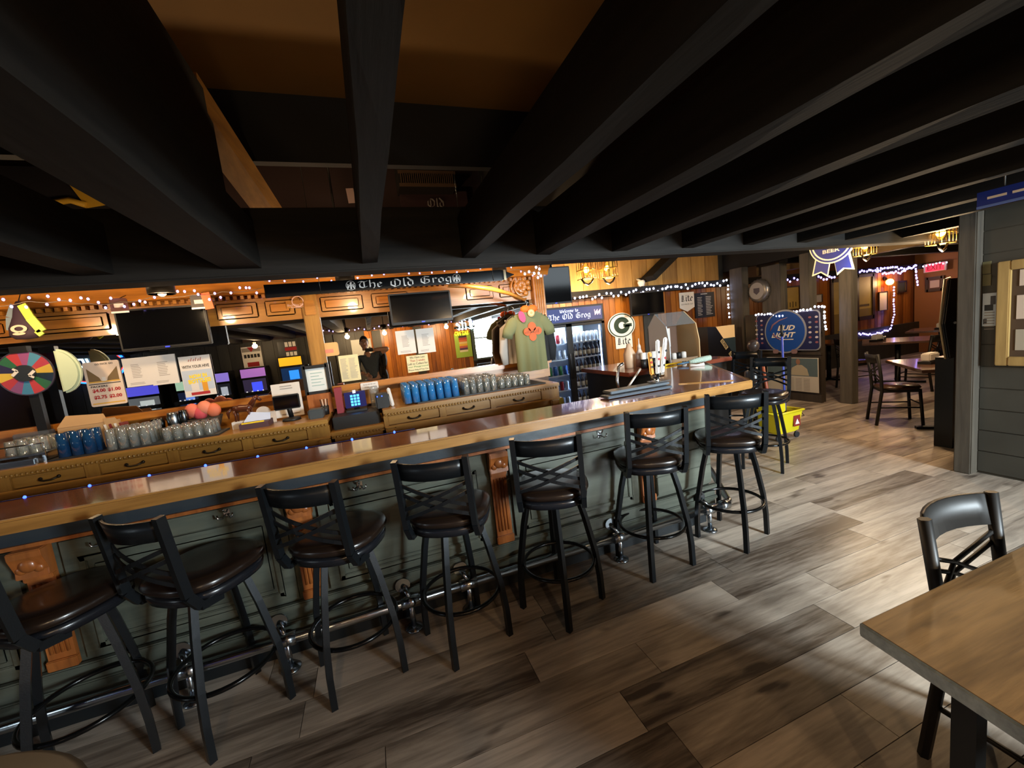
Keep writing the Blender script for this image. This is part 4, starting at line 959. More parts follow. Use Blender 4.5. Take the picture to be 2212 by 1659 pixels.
# white boards, pos screen, framed whiteboard
t, c, wd, ht = sheet('clipboard', 'large white handwritten board leaning behind the black screen', 'board', (584, 832), (646, 824), (590, 905), 4.10, PAPER, rad=.004, th=.01)
lines(t, c, wd, ht, 2, INKG, .3, .75, .06, .2, .012, 4)
panel('clipped_sheet', c+Vector((wd*.03, -.012, -ht*.1)), wd*.66, ht*.6, .004, PAPER, parent=t)
p0, p1 = onY(588, 858, 3.92), onY(645, 850, 3.92); zb = onY(592, 888, 3.92).z
t = thing('order_screen', 'black order screen on a round foot', 'monitor', ((p0.x+p1.x)/2, 3.92, CT))
MB().box((p0.x, 3.90, zb), (p1.x, 3.93, p0.z+.005)).build('display', BEZ, t, bevel=.006); MB().box((p0.x+.008, 3.898, zb+.01), (p1.x-.008, 3.90, p0.z-.005)).build('screen', SCR, t)
mx_ = (p0.x+p1.x)/2; MB().tube([(mx_, 3.94, zb+.05), (mx_+.01, 3.96, CT+.03)], .02, 10).build('stand', BEZ, t); MB().lathe([(.075, 0), (.07, .02), (.02, .03)], (mx_+.01, 3.95, CT), 20).build('foot', BEZ, t)
t, c, wd, ht = sheet('framed_whiteboard', 'black framed whiteboard with faint handwriting leaning on the mirror', 'whiteboard', (655, 796), (705, 788), (662, 852), 4.18, mat('whiteboard', '#cdd2d0', .3), th=.012)
for dx_, dz_, w_, h_ in ((-wd*.5, 0, .03, ht+.05), (wd*.5, 0, .03, ht+.05), (0, ht*.5, wd, .03), (0, -ht*.5, wd, .03)): panel('frame_bar', c+Vector((dx_, -.004, dz_)), w_, h_, .025, BEZ, parent=t)
lines(t, c, wd, ht, 5, mat('marker_teal', '#8faaa6', .6), .25, .8, .2, .8, .0135, 8, .25)
MB().box((c.x-wd*.5, 4.10, CT), (c.x+wd*.5, 4.22, c.z-ht/2-.01)).build('pen_box', ORW, t)
# till with keypad screen and cash drawer
p0, p1 = onY(742, 849, 3.98), onY(788, 845, 3.98); zb = onY(745, 883, 3.98).z; c = Vector(((p0.x+p1.x)/2, 3.98, (p0.z+zb)/2))
t = thing('till_screen', 'till touchscreen showing a glowing blue keypad', 'till', (c.x, 3.98, .955))
panel('display', c, p1.x-p0.x, p0.z-zb, .012, mat('till_glow', '#1a1a3c', .2, emit=.35, emcol='#20205a'), parent=t, rad=.008)
for i in range(3):
    for j in range(4): panel('key', c+Vector((-.03+i*.028, -.013, .035-j*.027)), .021, .02, .001, mat('key_blue', '#52b4ff', .3, emit=1.4, emcol='#3d9cff'), parent=t)
panel('key', c+Vector((-.002, -.013, .072)), .024, .026, .001, mat('key_white', '#dfeaff', .3, emit=1.2), parent=t)
MB().bar((c.x, 4.0, zb+.04), (c.x, 4.04, .957+.12), .05, .03).box((c.x-.09, 3.95, 1.067), (c.x+.09, 4.15, 1.085)).build('stand', BEZ, t)
MB().box((-.375, 3.78, .956), (.015, 4.2, 1.066)).build('cash_drawer', BEZ, label='black steel cash drawer in the low cabinet section', cat='cash drawer', bevel=.006)
MB().box((c.x-.17, 4.0, 1.067), (c.x-.11, 4.12, 1.30)).build('card_box', mat('dark_red_box', '#7d2530', .5), label='dark red carton beside the till screen', cat='box')
MB().lathe([(.04, 0), (.045, .16), (.03, .2)], (c.x+.17, 4.08, 1.067), 14).build('water_bottle', clear('clear_bottle', '#dfe5e8', .7, .05, .15), label='clear bottle on the other side of the till', cat='bottle')
p = onY(826, 865, 3.85); t = thing('card_reader', 'black receipt printer with two blue lights', 'printer', (p.x, 3.9, CT))
MB().box((p.x-.06, 3.80, CT), (p.x+.06, 3.95, CT+.13)).build('casing', BEZ, t, bevel=.012)
for s_ in (-1, 1): MB().ball((p.x-.02+s_*.02, 3.798, CT+.11), .005, 5).build('indicator', LEDB, t)
p = onY(848, 870, 3.84); MB().bar((p.x, 3.84, CT), (p.x-.02, 3.86, CT+.17), .03, .05, (0, 1, 0)).build('towel_roll', PAPER, label='white bar towel standing by the receipt printer', cat='towel', bevel=.008)
p = onY(700, 875, 3.95); t = thing('pen_cup', 'cup of black pens beside the whiteboard', 'pen cup', (p.x, 3.98, CT))
MB().lathe([(.03, 0), (.035, .08), (.031, .08), (.028, .01)], (p.x, 3.98, CT), 14).build('cup', BEZ, t)
for k in range(5): MB().tube([(p.x-.015+k*.008, 3.98, CT+.02), (p.x-.03+k*.015, 3.98, CT+.14)], .0035, 5).build('pen', PAPER if k % 2 else BEZ, t)
p = onY(683, 890, 3.84); MB().box((p.x-.06, 3.79, CT), (p.x+.06, 3.93, CT+.08)).build('card_terminal', mat('terminal_grey', '#3c4244', .4), label='dark grey card terminal on the cabinet corner', cat='terminal', bevel=.01)

# ---- hanging things under the cornice
def hang_shirt(name, label, cx, Y, zt, wd, ht, col, long=False, sw=.12, tilt=0, grp=None, foldn=5):
    t = thing(name, label, 'shirt', (cx, Y, zt), grp); mt = mat(name+col, col, .85, bump=.15, bscale=150)
    nu, nv = 20, 12; b = MB(); vs = []
    for side in (-1, 1):
        for j in range(nv+1):
            v = j/nv
            for i in range(nu+1):
                u = i/nu*2-1; hw = wd/2*(1-.03*v+.05*v*v)
                z = zt-ht*v
                if j == 0: z = zt-abs(u)*.06+(-.05*max(0, 1-abs(u)/.3) if side < 0 else 0)
                y = Y+side*(.045*(1-u*u)+.012)+(.012*math.sin(u*foldn*2.2+1)*v if side < 0 else 0)
                vs.append((cx+u*hw, y, z))
    n1 = nu+1; off = n1*(nv+1); fs = []
    for j in range(nv):
        for i in range(nu):
            a = j*n1+i; fs.append((a, a+n1, a+n1+1, a+1)); fs.append((off+a, off+a+1, off+a+n1+1, off+a+n1))
        a = j*n1; fs += [(a, off+a, off+a+n1, a+n1), (a+nu, a+nu+n1, off+a+nu+n1, off+a+nu)]
    b.add(vs, fs, True).build('body', mt, t)
    for s_ in (-1, 1):
        x0 = cx+s_*(wd/2-.02); L2 = ht*.85 if long else ht*.30
        sl = MB().tube([(x0-s_*.05, Y, zt-.10), (x0+s_*.03, Y, zt-.15), (x0+s_*(.085 if not long else .07), Y, zt-.08-L2*.7), (x0+s_*(.10 if not long else .06), Y+.01, zt-.08-L2)], [.07, .075, .062, .06] if not long else [.06, .065, .05, .035], 10)
        for v_ in sl.v: v_.y = Y+(v_.y-Y)*.42
        sl.build('sleeve', mt, t)
    MB().tube([(cx+.0, Y, zt-.01), (cx, Y, zt+.04), (cx+.015, Y, zt+.075), (cx-.01, Y, zt+.09)], .004, 6).build('hanger_hook', STEEL, t)
    MB().tube([(cx-wd*.42, Y, zt-.06), (cx, Y, zt), (cx+wd*.42, Y, zt-.06)], .008, 6).build('hanger', BEZ, t)
    return t
YSH = 4.0
sc = onY(1140, 690, YSH); zt = onY(1140, 668, YSH).z
hb = onY(1150, 800, YSH).z
gs = hang_shirt('tee_shirt', 'olive green tee shirt with orange print hanging at the end of the back bar', sc.x, YSH, zt, .33, zt-hb, '#6d6f4c')
OR_ = mat('shirt_orange', '#d2572a', .7)
pc = Vector((sc.x+.012, YSH-.062, zt-(zt-hb)*.36))
for ox, oz, r1, r2 in ((0, .045, .05, .055), (-.055, 0, .045, .045), (.06, 0, .05, .045), (0, -.055, .045, .05)): disc('print_blob', pc+Vector((ox, 0, oz)), r1*.9, r2*.9, .004, OR_, parent=gs, n=14)
b = MB()
for k in range(9): b.bar(pc+Vector((-.075+.018*k, -.006, .01+.012*((k*7) % 3-1))), pc+Vector((-.078+.018*k, -.006, -.02)), .002, .005)
b.build('print_marks', mat('print_dark', '#5a4630', .7), gs)
disc('round_tag', sc+Vector((.015, -.07, .06)), .038, .038, .004, TAN, parent=gs, r0=.0); disc('tag_ring', sc+Vector((.015, -.075, .06)), .026, .026, .003, PAPERC, parent=gs, r0=.6)
disc('pink_ribbon', sc+Vector((-.085, -.06, .03)), .035, .06, .005, mat('hot_pink', '#d83a68', .6), parent=gs, n=12, roll=.3)
MB().ball((sc.x-.03, YSH-.04, zt+.0), .045, 6, (1.3, .6, .9)).ball((sc.x+.05, YSH-.04, zt-.0), .05, 6, (1.1, .6, .8)).build('orange_scarf', mat('scarf_orange', '#e0641c', .7), gs)
hang_shirt('tee_shirt', 'black long-sleeved shirt hanging behind the olive tee', sc.x+.11, 4.13, zt-.02, .30, (zt-hb)*.86, '#17181a', True)
hang_shirt('tee_shirt', 'pale grey long-sleeved shirt hanging behind the olive tee', sc.x-.10, 4.16, zt-.04, .20, (zt-hb)*.80, '#a79e94', True)
q = [onY(966, 618, 3.6), onY(1010, 618, 3.7), onY(1060, 624, 3.8), onY(1100, 634, 3.9), onY(1133, 648, 4.0)]
t = thing('wooden_bow', 'curved pale wooden bow hanging below the ski', 'bow', tuple(q[2]))
MB().tube(q, [.014, .02, .022, .02, .014], 8).build('stave', wood('bow_wood', '#c98a3c', '#93551b', 'X', 6, .4), t)
MB().tube([q[4], q[4]+Vector((.01, 0, -.03)), (sc.x, YSH, zt+.09)], .004, 6).build('hook', STEEL, t); MB().tube([q[1], Vector((q[1].x, q[1].y, 3.75))], .002, 4).tube([q[3], Vector((q[3].x, q[3].y, 3.75))], .002, 4).build('cord', STEEL, t)
# caps and cards pinned to the cornice
p = onY(48, 690, 4.0); t = thing('hanging_cozies', 'cluster of maroon, grey and lime drink pouches pinned above the prize wheel', 'pouch', tuple(p))
b = MB().lathe([(.012, .13), (.03, .10), (.05, .02), (.085, -.06), (.09, -.11), (.06, -.14), (.001, -.145)], p, 18)
for i_ in range(len(b.v)): b.v[i_].y = p.y+(b.v[i_].y-p.y)*.45
b.build('maroon_pouch', mat('pouch_maroon', '#2a1822', .8), t)
MB().bar(p+Vector((.035, -.03, .10)), p+Vector((.075, -.05, 0)), .012, .05, (1, 0, 0)).bar(p+Vector((.075, -.05, .0)), p+Vector((.12, -.05, -.10)), .012, .055, (1, 0, 0)).bar(p+Vector((.12, -.05, -.10)), p+Vector((.09, -.05, -.12)), .012, .04, (1, 0, 0)).build('lime_strap', mat('strap_lime', '#a8b83a', .6), t)
MB().bar(p+Vector((-.03, .02, .11)), p+Vector((-.07, .02, .02)), .012, .05, (1, 0, 0)).bar(p+Vector((-.07, .02, .02)), p+Vector((-.085, .02, -.07)), .012, .05, (1, 0, 0)).build('grey_strap', mat('strap_grey', '#66737a', .6), t)
disc('badge', p+Vector((-.005, -.043, -.07)), .045, .028, .003, mat('badge_tan', '#a8937c', .6), parent=t, r0=.55); disc('badge_bar', p+Vector((-.01, -.043, -.105)), .035, .01, .003, M['badge_tan'], parent=t)
MB().tube([p+Vector((0, 0, .12)), p+Vector((0, .05, .2))], .003, 5).build('pin_cord', BEZ, t)
for px, py, col, lb in ((258, 660, '#4a2418', 'brown shield-shaped card pinned above the television'), (430, 652, '#2b2421', 'round black and white badge pinned to the cornice')):
    p = onY(px, py, 3.95); t = thing('pinned_card', lb, 'card', tuple(p)); panel('card', p, .11, .11, .006, mat('card'+col, col, .6), parent=t, rad=.02); panel('card_mark', p+Vector((0, -.007, .0)), .06, .03, .002, PAPERP, parent=t); panel('card_foot', p+Vector((0, -.007, -.05)), .11, .014, .002, PAPER, parent=t)
    MB().tube([p+Vector((0, 0, .05)), p+Vector((0, .12, .09))], .003, 5).build('pin', BEZ, t)
p = onY(448, 650, 3.94); panel('orange_tag', p, .06, .13, .004, mat('tag_orange', '#e0501c', .6), roll=.12, label='orange price tag hanging by the badge under the cornice', cat='tag')
# vent and shirts on the upper wall
a, b_ = onY(858, 385, 4.3), onY(982, 412, 4.3); top = onY(920, 358, 4.3).z
t = thing('air_vent', 'brown metal air vent box on the maroon upper wall', 'vent', ((a.x+b_.x)/2, 4.4, b_.z)); z0 = min(b_.z, a.z)
BV = mat('vent_brown', '#5a4433', .6)
MB().box((a.x, 4.2, z0), (b_.x, 4.46, top)).build('box', mat('vent_dark', '#1d1713', .7), t)
MB().box((a.x, 4.19, z0), (b_.x, 4.2, z0+.03)).box((a.x, 4.19, z0+.12), (b_.x, 4.2, z0+.15)).build('frame', BV, t)
for k in range(26): MB().box((a.x+.02+k*(b_.x-a.x-.04)/26, 4.185, z0+.03), (a.x+.028+k*(b_.x-a.x-.04)/26, 4.2, z0+.12)).build('louvre', BV, t)
c = onY(940, 434, 4.4); t = thing('wall_shirt', 'dark maroon shirt with grey blackletter print pinned to the upper wall', 'shirt', tuple(c))
panel('cloth', c+Vector((0, .03, -.15)), .7, .5, .02, mat('maroon_cloth', '#3a2426', .85), parent=t); blackletter('Old', c+Vector((0, 0, -.02)), .17, .1, mat('print_grey', '#9a928c', .7), t, depth=.01)
c = onY(758, 423, 4.458); panel('paper_tag', c, .07, .14, .004, mat('pink_paper', '#c9a9a0', .7), roll=.05, label='pale pink paper tag on the maroon upper wall', cat='tag')
c = onY(150, 430, 4.4); t = thing('wall_banner', 'dark banner with gold letters on the upper wall', 'banner', tuple(c))
panel('cloth', c+Vector((0, .02, 0)), .9, .5, .01, mat('banner_dark', '#17131a', .8), parent=t); GLD = mat('banner_gold', '#c99c2e', .6)
MB().prism([(-.02, .2), (.07, .2), (.26, -.04), (.1, -.07)], c+Vector((0, .005, 0)), XV, ZV, .004).build('gold_stroke', GLD, t)
MB().tube([c+Vector((-.22, 0, -.12)), c+Vector((-.12, 0, -.03)), c+Vector((0, 0, -.01)), c+Vector((.1, 0, -.05))], .025, 6).build('gold_stroke', GLD, t)
# ================================================================== drinks fridge and the pine wall
FY = 5.80
xr, xc = 3.64, 3.0; xl = 2*xc-xr; ztop = 1.935
FB = mat('fridge_black', '#14161a', .35); FIN = mat('fridge_liner', '#c3cad2', .4)
t = thing('drinks_fridge', 'black two-door glass drinks fridge with a lit blue header', 'fridge', (xc, FY+.35, 0)); fr_ = t
MB().box((xl, FY+.68, 0), (xr, FY+.72, ztop)).box((xl, FY, 0), (xl+.03, FY+.7, ztop)).box((xr-.03, FY, 0), (xr, FY+.7, ztop)).box((xl, FY, ztop-.03), (xr, FY+.7, ztop)).box((xl, FY, 0), (xr, FY+.7, .28)).build('cabinet', FB, t)
MB().box((xl+.03, FY+.64, .28), (xr-.03, FY+.68, 1.66)).box((xl+.03, FY+.04, 1.64), (xr-.03, FY+.68, 1.66)).build('liner', FIN, t)
hp = MB().box((xl, FY-.02, 1.67), (xr, FY+.1, ztop)).build('header_box', FB, t)
panel('header_panel', Vector((xc, FY-.021, 1.80)), xr-xl-.06, .21, .004, mat('header_blue', '#27335e', .3, emit=.5, emcol='#22306a'), parent=t)
BLW = mat('header_white', '#eef2ff', .4, emit=.9)
blackletter('Welcome to', Vector((xc+.02, FY-.025, 1.868)), .32, .055, BLW, t, depth=.002); blackletter('The Old Grog', Vector((xc+.02, FY-.025, 1.775)), .74, .125, BLW, t, depth=.002, nib=.05)
b = MB()
for k in range(9): b.bar(Vector((xr-.16+.011*k, FY-.028, 1.76+.01*((k*5) % 4))), Vector((xr-.165+.013*k, FY-.028, 1.85-.012*((k*3) % 4))), .002, .012)
b.build('header_scroll', mat('header_rose', '#d9b9c4', .5, emit=.4), t)
for a, c in ((xl, xc), (xc, xr)):
    d = MB().box((a, FY-.02, .28), (a+.05, FY+.02, 1.66)).box((c-.05, FY-.02, .28), (c, FY+.02, 1.66)).box((a, FY-.02, .28), (c, FY+.02, .33)).box((a, FY-.02, 1.62), (c, FY+.02, 1.66)).build('door', FB, t)
    MB().box((a+.05, FY-.003, .33), (c-.05, FY+.003, 1.62)).build('pane', clear('fridge_glass', '#f2f6fa', .25), d)
    hx = c-.03 if a == xl else a+.03
    MB().tube([(hx, FY-.05, .8), (hx, FY-.05, 1.2)], .01, 8).build('door_handle', BEZ, d)
for xx in (xl+.05, xc, xr-.05): MB().box((xx-.008, FY+.05, .35), (xx+.008, FY+.07, 1.6)).build('light_strip', mat('fridge_led', '#dfeaff', .4, emit=7, emcol='#bcd2ff'), t)
light('fridge_light', 'AREA', (xc, FY+.12, 1.6), 26, (.75, .86, 1), 1.1, (xc, FY+.4, .5), .1)
SH = mat('shelf_white', '#cfd5dc', .4)
zs = [.36, .62, .87, 1.12, 1.37]
for a, c in ((xl+.05, xc-.01), (xc+.01, xr-.05)):
    for z in zs: MB().box((a, FY+.06, z-.02), (c, FY+.6, z)).build('shelf', SH, t)
bg_ = mat('brown_bottle', '#2a1408', .12, coat=.5); lbm = mat('bottle_label', '#c9b79a', .6); cpm = mat('bottle_cap', '#8a8f96', .3, .8); gb = mat('green_bottle', '#1d3a1c', .12)
bot = MB().lathe([(.029, 0), (.03, .12), (.027, .145), (.013, .18), (.0125, .21)], n=12).mesh('glass_body', bg_); lab = MB().lathe([(.0305, .03), (.0308, .105)], n=12).mesh('label', lbm); cp = MB().lathe([(.014, .205), (.014, .22), (.001, .222)], n=10).mesh('cap', cpm)
canm = [MB().lathe([(.026, 0), (.031, .01), (.031, .11), (.026, .12), (.001, .118)], n=12).mesh('beverage_can', mat('can'+h, h, .3, .4)) for h in ('#b9c4d2', '#3a62a0', '#a03038', '#c9c9c9', '#3f7d4a', '#d2d8e0')]
desc = {0: 'bottom', 1: 'second lowest', 2: 'middle', 3: 'second highest', 4: 'top'}
for si, z in enumerate(zs):
    for i in range(7):
        x = xc+.06+(xr-.10-xc-.06)*i/6
        if si == 4:
            o = inst('beverage_can', canm[5], (x, FY+.10, z)); tag(o, 'pale silver can on the top shelf behind the right fridge door'.replace('right', 'bottle-side'), 'can', 'cans on the top fridge shelf'); o.scale = (1, 1, 1.25); continue
        o = thing('beer_bottle', 'brown beer bottle on the %s shelf of the bottle-side fridge door' % desc[si], 'bottle', (x, FY+.10, z), 'beer bottles on the %s fridge shelf' % desc[si])
        for nm, me in (('glass_body', bot), ('label', lab), ('cap', cp)): q = bpy.data.objects.new(nm, me); COL.objects.link(q); q.parent = o
    for i in range(6):
        x = xl+.12+(xc-.07-xl-.12)*i/5
        k = (i*3+si*2) % 6; o = inst('beverage_can', canm[k], (x, FY+.10, z)); o.scale = (1, 1, 1.2)
        tag(o, '%s drinks can on the %s shelf of the can-side fridge door' % (['pale blue', 'blue', 'red', 'silver', 'green', 'white'][k], desc[si]), 'can', 'cans on the %s fridge shelf' % desc[si])
# boxes and bags between back bar and fridge
for k, (px, py, h) in enumerate(((1196, 845, '#5f7a3a'), (1216, 858, '#b8a03a'))):
    p = onY(px, py, 4.6); MB().bar((p.x, 4.6, 0.0), (p.x-.06, 4.62, p.z), .10, .10, (0, 1, 0)).build('snack_box', mat('snack'+h, h, .5), label=['green', 'yellow'][k]+' carton standing between the back bar and the fridge', cat='carton', bevel=.008)

# ---- signs on the pine wall
YW_ = 6.485
def ysheet(name, label, cat, tl, tr, bl, mt, th=.012, rad=0, Y=YW_, roll=0):
    c, wd, ht = pos4(tl, tr, bl, Y); t = thing(name, label, cat, tuple(c)); panel('board', c, wd, ht, th, mt, parent=t, rad=rad, roll=roll); return t, c, wd, ht
GG = mat('dark_green_enamel', '#24382a', .35); GW = mat('sign_white', '#e6e0d4', .45)
c = onY(1342, 703, YW_); rx = abs(onY(1371, 700, YW_).x-c.x); ry = rx*.78
t = thing('oval_sign', 'oval sign with a white G on dark green, on the pine wall', 'sign', tuple(c))
disc('outer_plate', c, rx, ry, .012, GW, parent=t, n=48); disc('green_ring', c+Vector((0, -.012, 0)), rx*.94, ry*.94, .003, GG, parent=t, n=48); disc('white_field', c+Vector((0, -.015, 0)), rx*.86, ry*.86, .003, GW, parent=t, n=48)
gd = MB(); a_ = []; b2 = []
disc('g_stroke', c+Vector((0, -.018, 0)), rx*.58, ry*.66, .003, GG, parent=t, n=48, a0=22, a1=360, r0=.42)
panel('g_bar', c+Vector((rx*.42, -.018, -ry*.02)), rx*.62, ry*.26, .003, GG, parent=t)
t, c, wd, ht = ysheet('pennant_sign', 'white beer pennant with black blackletter below the oval sign', 'sign', (1328, 722), (1364, 718), (1331, 754), GW, .008); blackletter('Lite', c+Vector((0, -.009, 0)), wd*.8, ht*.5, INK, t, depth=.002, nib=.06)
t, c, wd, ht = ysheet('pennant_sign', 'white beer pennant with black blackletter beside the black menu board', 'sign', (1466, 633), (1498, 630), (1468, 666), GW, .008); blackletter('Lite', c+Vector((0, -.009, ht*.12)), wd*.8, ht*.45, INK, t, depth=.002, nib=.06); words('GO PACK GO', c+Vector((0, 0, -ht*.28)), wd*.8, ht*.08, INK, t, depth=.01)
MB().prism([(-wd/2, 0), (wd/2, 0), (0, -ht*.28)][::-1], c+Vector((0, 0, -ht/2)), XV, ZV, .008).build('pennant_tip', GW, t)
t, c, wd, ht = ysheet('menu_board', 'black drinks menu board with white columns on the pine wall', 'menu board', (1499, 634), (1541, 630), (1502, 688), mat('menu_black', '#1c1c22', .4), .015)
lines(t, c, wd, ht, 12, PAPER, .12, .38, .16, .92, .017, 3, .3); lines(t, c, wd, ht, 12, PAPER, .55, .9, .16, .92, .017, 5, .3); lines(t, c, wd, ht, 1, PAPER, .3, .8, .04, .10, .017, 2, .5)
tv('television', 'small dark television on the pine wall above the oval sign', (1361, 634), (1433, 627), (1363, 684), 6.22)
tv('television', 'dark television reflecting a lamp beside the fluted column', (1158, 583), (1229, 570), (1160, 660), 5.3, 2.95)
p = onY(1385, 608, 6.3); t = thing('security_camera', 'white dome security camera under the soffit', 'camera', tuple(p)); MB().lathe([(.01, -.1), (.05, -.08), (.065, -.03), (.065, .0), (.05, .02)], p, 18).build('dome', GW, t); MB().lathe([(.02, -.105), (.03, -.09)], p+Vector((0, -.03, 0)), 12).build('lens', BEZ, t); MB().tube([p, p+Vector((0, .12, .06))], .02, 8).build('mount', GW, t)

# ---- service counter behind the bar end
sv = thing('service_counter', 'black service counter with reddish wooden top behind the taps', 'counter', (3.2, 4.2, 0))
MB().box((2.55, 3.62, 0), (3.85, 4.55, 1.03)).build('body', mat('counter_black', '#0e0d0d', .5), sv); MB().box((2.5, 3.58, 1.03), (3.9, 4.6, 1.075)).build('worktop', wood('reddish_top', '#8a4a36', '#5a2a1c', 'X', 5, .2, coat=.6), sv, bevel=.006)
SVZ = 1.076
def spray(px, lb, col, Y=3.9, s=1.0):
    p = onY(px, 785, Y); t = thing('spray_bottle', lb, 'bottle', (p.x, Y, SVZ)); mt = mat('plastic'+col, col, .4)
    MB().lathe([(.045*s, 0), (.047*s, .11*s), (.02*s, .17*s), (.017*s, .19*s)], (p.x, Y, SVZ), 16).build('bottle_body', mt, t)
    return t, p, mt
t, p, mt = spray(1361, 'tan square jug on the service counter below the pennant', '#c0a184', 3.95, 1.45)
t, p, mt = spray(1383, 'white squeeze bottle with a nozzle on the service counter', '#d8c4b4', 4.0, 1.1); MB().lathe([(.02, .2), (.02, .23), (.006, .26), (.005, .32)], (p.x, 4.0, SVZ), 12).build('nozzle', mt, t)
for k, (px, h, col) in enumerate(((1391, .17, '#d9d6d0'), (1402, .165, '#d9d6d0'), (1413, .17, '#cfccc6'))):
    p = onY(px, 790, 3.75); t = thing('cup_stack', ['first', 'second', 'third'][k]+' stack of white cups in black holders beside the squeeze bottle', 'cup stack', (p.x, 3.75, SVZ)); MB().lathe([(.03, 0), (.034, .10), (.03, .10), (.028, .01)], (p.x, 3.75, SVZ), 14).build('holder', BEZ, t); MB().lathe([(.026, .03), (.029, h), (.001, h)], (p.x, 3.75, SVZ), 14).build('cups', mat('cup'+col, col, .5), t)
for k, px in enumerate((1425, 1437)):
    p = onY(px, 785, 3.85); MB().lathe([(.028, 0), (.034, .2), (.031, .2), (.026, .01)], (p.x, 3.85, SVZ), 16).build('paper_cup', mat('tan_cup', '#c7a988', .6), label=['tan paper cup tower behind the tap handles', 'tan paper cup tower next to the gabled case'][k], cat='cup')
# gabled display case
cs = thing('display_case', 'gabled countertop case with slanted clear roof and tan side panel', 'display case', (3.6, 4.0, SVZ))
x0, x1 = onY(1448, 775, 3.75).x, onY(1512, 775, 3.75).x; zt_ = onY(1445, 705, 3.75).z; zr = onY(1480, 672, 4.1).z
gp = [(0, 0), (.36, 0), (.36, zt_-SVZ), (.22, zr-SVZ), (.04, zt_-SVZ), (0, (zt_-SVZ)*.55)]
MB().prism(gp, (x1, 3.75, SVZ), YV, ZV, .012).build('side_panel', mat('hardboard_tan', '#b79a70', .6), cs); MB().prism(gp, (x0, 3.75, SVZ), YV, ZV, .012).build('side_panel', mat('case_grey', '#b9bcc0', .4), cs)
b = MB(); b.quad((x0, 3.79, zt_), (x1, 3.79, zt_), (x1, 3.97, zr), (x0, 3.97, zr)).build('roof_pane', clear('acrylic_roof', '#cfd3d4', .7, .05, .2), cs)
MB().box((x0, 4.1, SVZ), (x1, 4.11, zt_)).build('back_panel', mat('case_brown', '#5a4030', .6), cs); MB().box((x0, 3.78, SVZ), (x1, 4.1, SVZ+.04)).build('base', mat('case_brown2', '#7a6248', .6), cs)
for k in range(4): MB().lathe([(.03, 0), (.03, .06), (.02, .07)], (x0+.05+k*.07, 3.83, SVZ+.04), 12).build('jar', PAPER if k % 2 else BEZ, cs)
panel('card', Vector(((x0+x1)/2, 4.05, SVZ+.28)), .12, .22, .004, PAPER, parent=cs)
# duster, scraper and bone on the bar end
a, b_ = Vector((3.02, 3.30, BT+.03)), Vector((3.24, 3.24, BT+.05))
t = thing('duster', 'pale green fluffy duster lying on the bar end', 'duster', tuple(a)); MB().tube([a, a+(b_-a)*.3, a+(b_-a)*.7, b_], [.018, .026, .03, .026], 12).build('fluffy_head', mat('duster_green', '#a9bcae', .95, bump=1, bscale=120), t); MB().tube([a, a+Vector((-.12, .03, -.01))], .01, 8).build('grip', mat('duster_blue', '#3f6078', .5), t)
a = onZ(1435, 792, BT); b_ = onZ(1472, 785, BT)
t = thing('scraper', 'yellow-handled brush lying on the bar end', 'brush', tuple(a)); MB().tube([a+Vector((0, 0, .012)), b_+Vector((0, 0, .012))], .011, 8).build('handle', YEL, t); MB().tube([b_+Vector((0, 0, .012)), b_+(b_-a)*.25+Vector((0, 0, .012))], .008, 8).build('ferrule', STEEL, t)
a = onZ(1490, 793, BT); b_ = onZ(1521, 790, BT); MB().tube([a+Vector((0, 0, .016)), a+(b_-a)*.5+Vector((0, 0, .011)), b_+Vector((0, 0, .016))], [.018, .011, .017], 10).build('bottle_opener', PAPER, label='white bone-shaped handle lying near the duster', cat='handle')
# rolled bar mats
for k, (y, l0, l1, z, col) in enumerate(((2.40, 1.46, 1.99, 0, '#37404a'), (2.46, 1.52, 2.02, .018, '#4a525a'))): MB().box((l0, y-.055, BT+.005+z), (l1, y+.055, BT+.022+z)).build('bar_runner', mat('runner'+col, col, .6), label=['dark blue-grey rubber bar runner on the bar top', 'lighter grey rubber bar runner lying on the dark one'][k], cat='mat', bevel=.005)
# beer tap
tp = onZ(1424, 838, BT); t = thing('beer_tap', 'chrome beer tap with white and orange paddle handles', 'beer tap', (tp.x, tp.y+.02, BT))
MB().box((tp.x-.05, tp.y-.03, BT+.044), (tp.x+.08, tp.y+.07, BT+.052)).tube([(tp.x, tp.y+.02, BT), (tp.x, tp.y+.02, BT+.10)], .022, 12).tube([(tp.x-.04, tp.y+.02, BT+.09), (tp.x+.06, tp.y+.02, BT+.09)], .016, 10).build('tower', CHR, t)
for k, (ox, tilt, h, col) in enumerate(((.01, .02, .25, '#d9d7d0'), (.05, .05, .26, '#e2e0da'), (-.04, -.01, .17, '#d08a2c'))):
    hd = MB().bar((tp.x+ox, tp.y+.02, BT+.10), (tp.x+ox+tilt, tp.y+.02, BT+.10+h), .02, .035, (1, 0, 0)).build('tap_handle', mat('tap'+col, col, .35), t, bevel=.008)
    for q in range(3): panel('tap_mark', Vector((tp.x+ox+tilt*(.3+.25*q), tp.y+.008, BT+.16+.05*q*h/.25)), .014, .016, .002, INK if q != 1 else INKR, parent=hd, roll=.4)
p = onZ(1352, 846, BT); t = thing('soda_gun', 'chrome soda gun hose looping beside the tap', 'soda gun', (p.x, p.y, BT)); q0 = Vector((p.x, BY1+.06, BT-.1)); MB().tube([q0, q0+Vector((.0, .02, .18)), q0+Vector((.02, .02, .28)), q0+Vector((.05, .0, .30))], .012, 8).build('hose', CHR, t); MB().tube([q0+Vector((.06, 0, .1)), q0+Vector((.2, 0, .24))], .008, 8).build('white_lever', PAPER, t); MB().box((q0.x-.03, q0.y-.03, 1.0), (q0.x+.03, q0.y+.03, 1.05)).build('holster', BEZ, t)
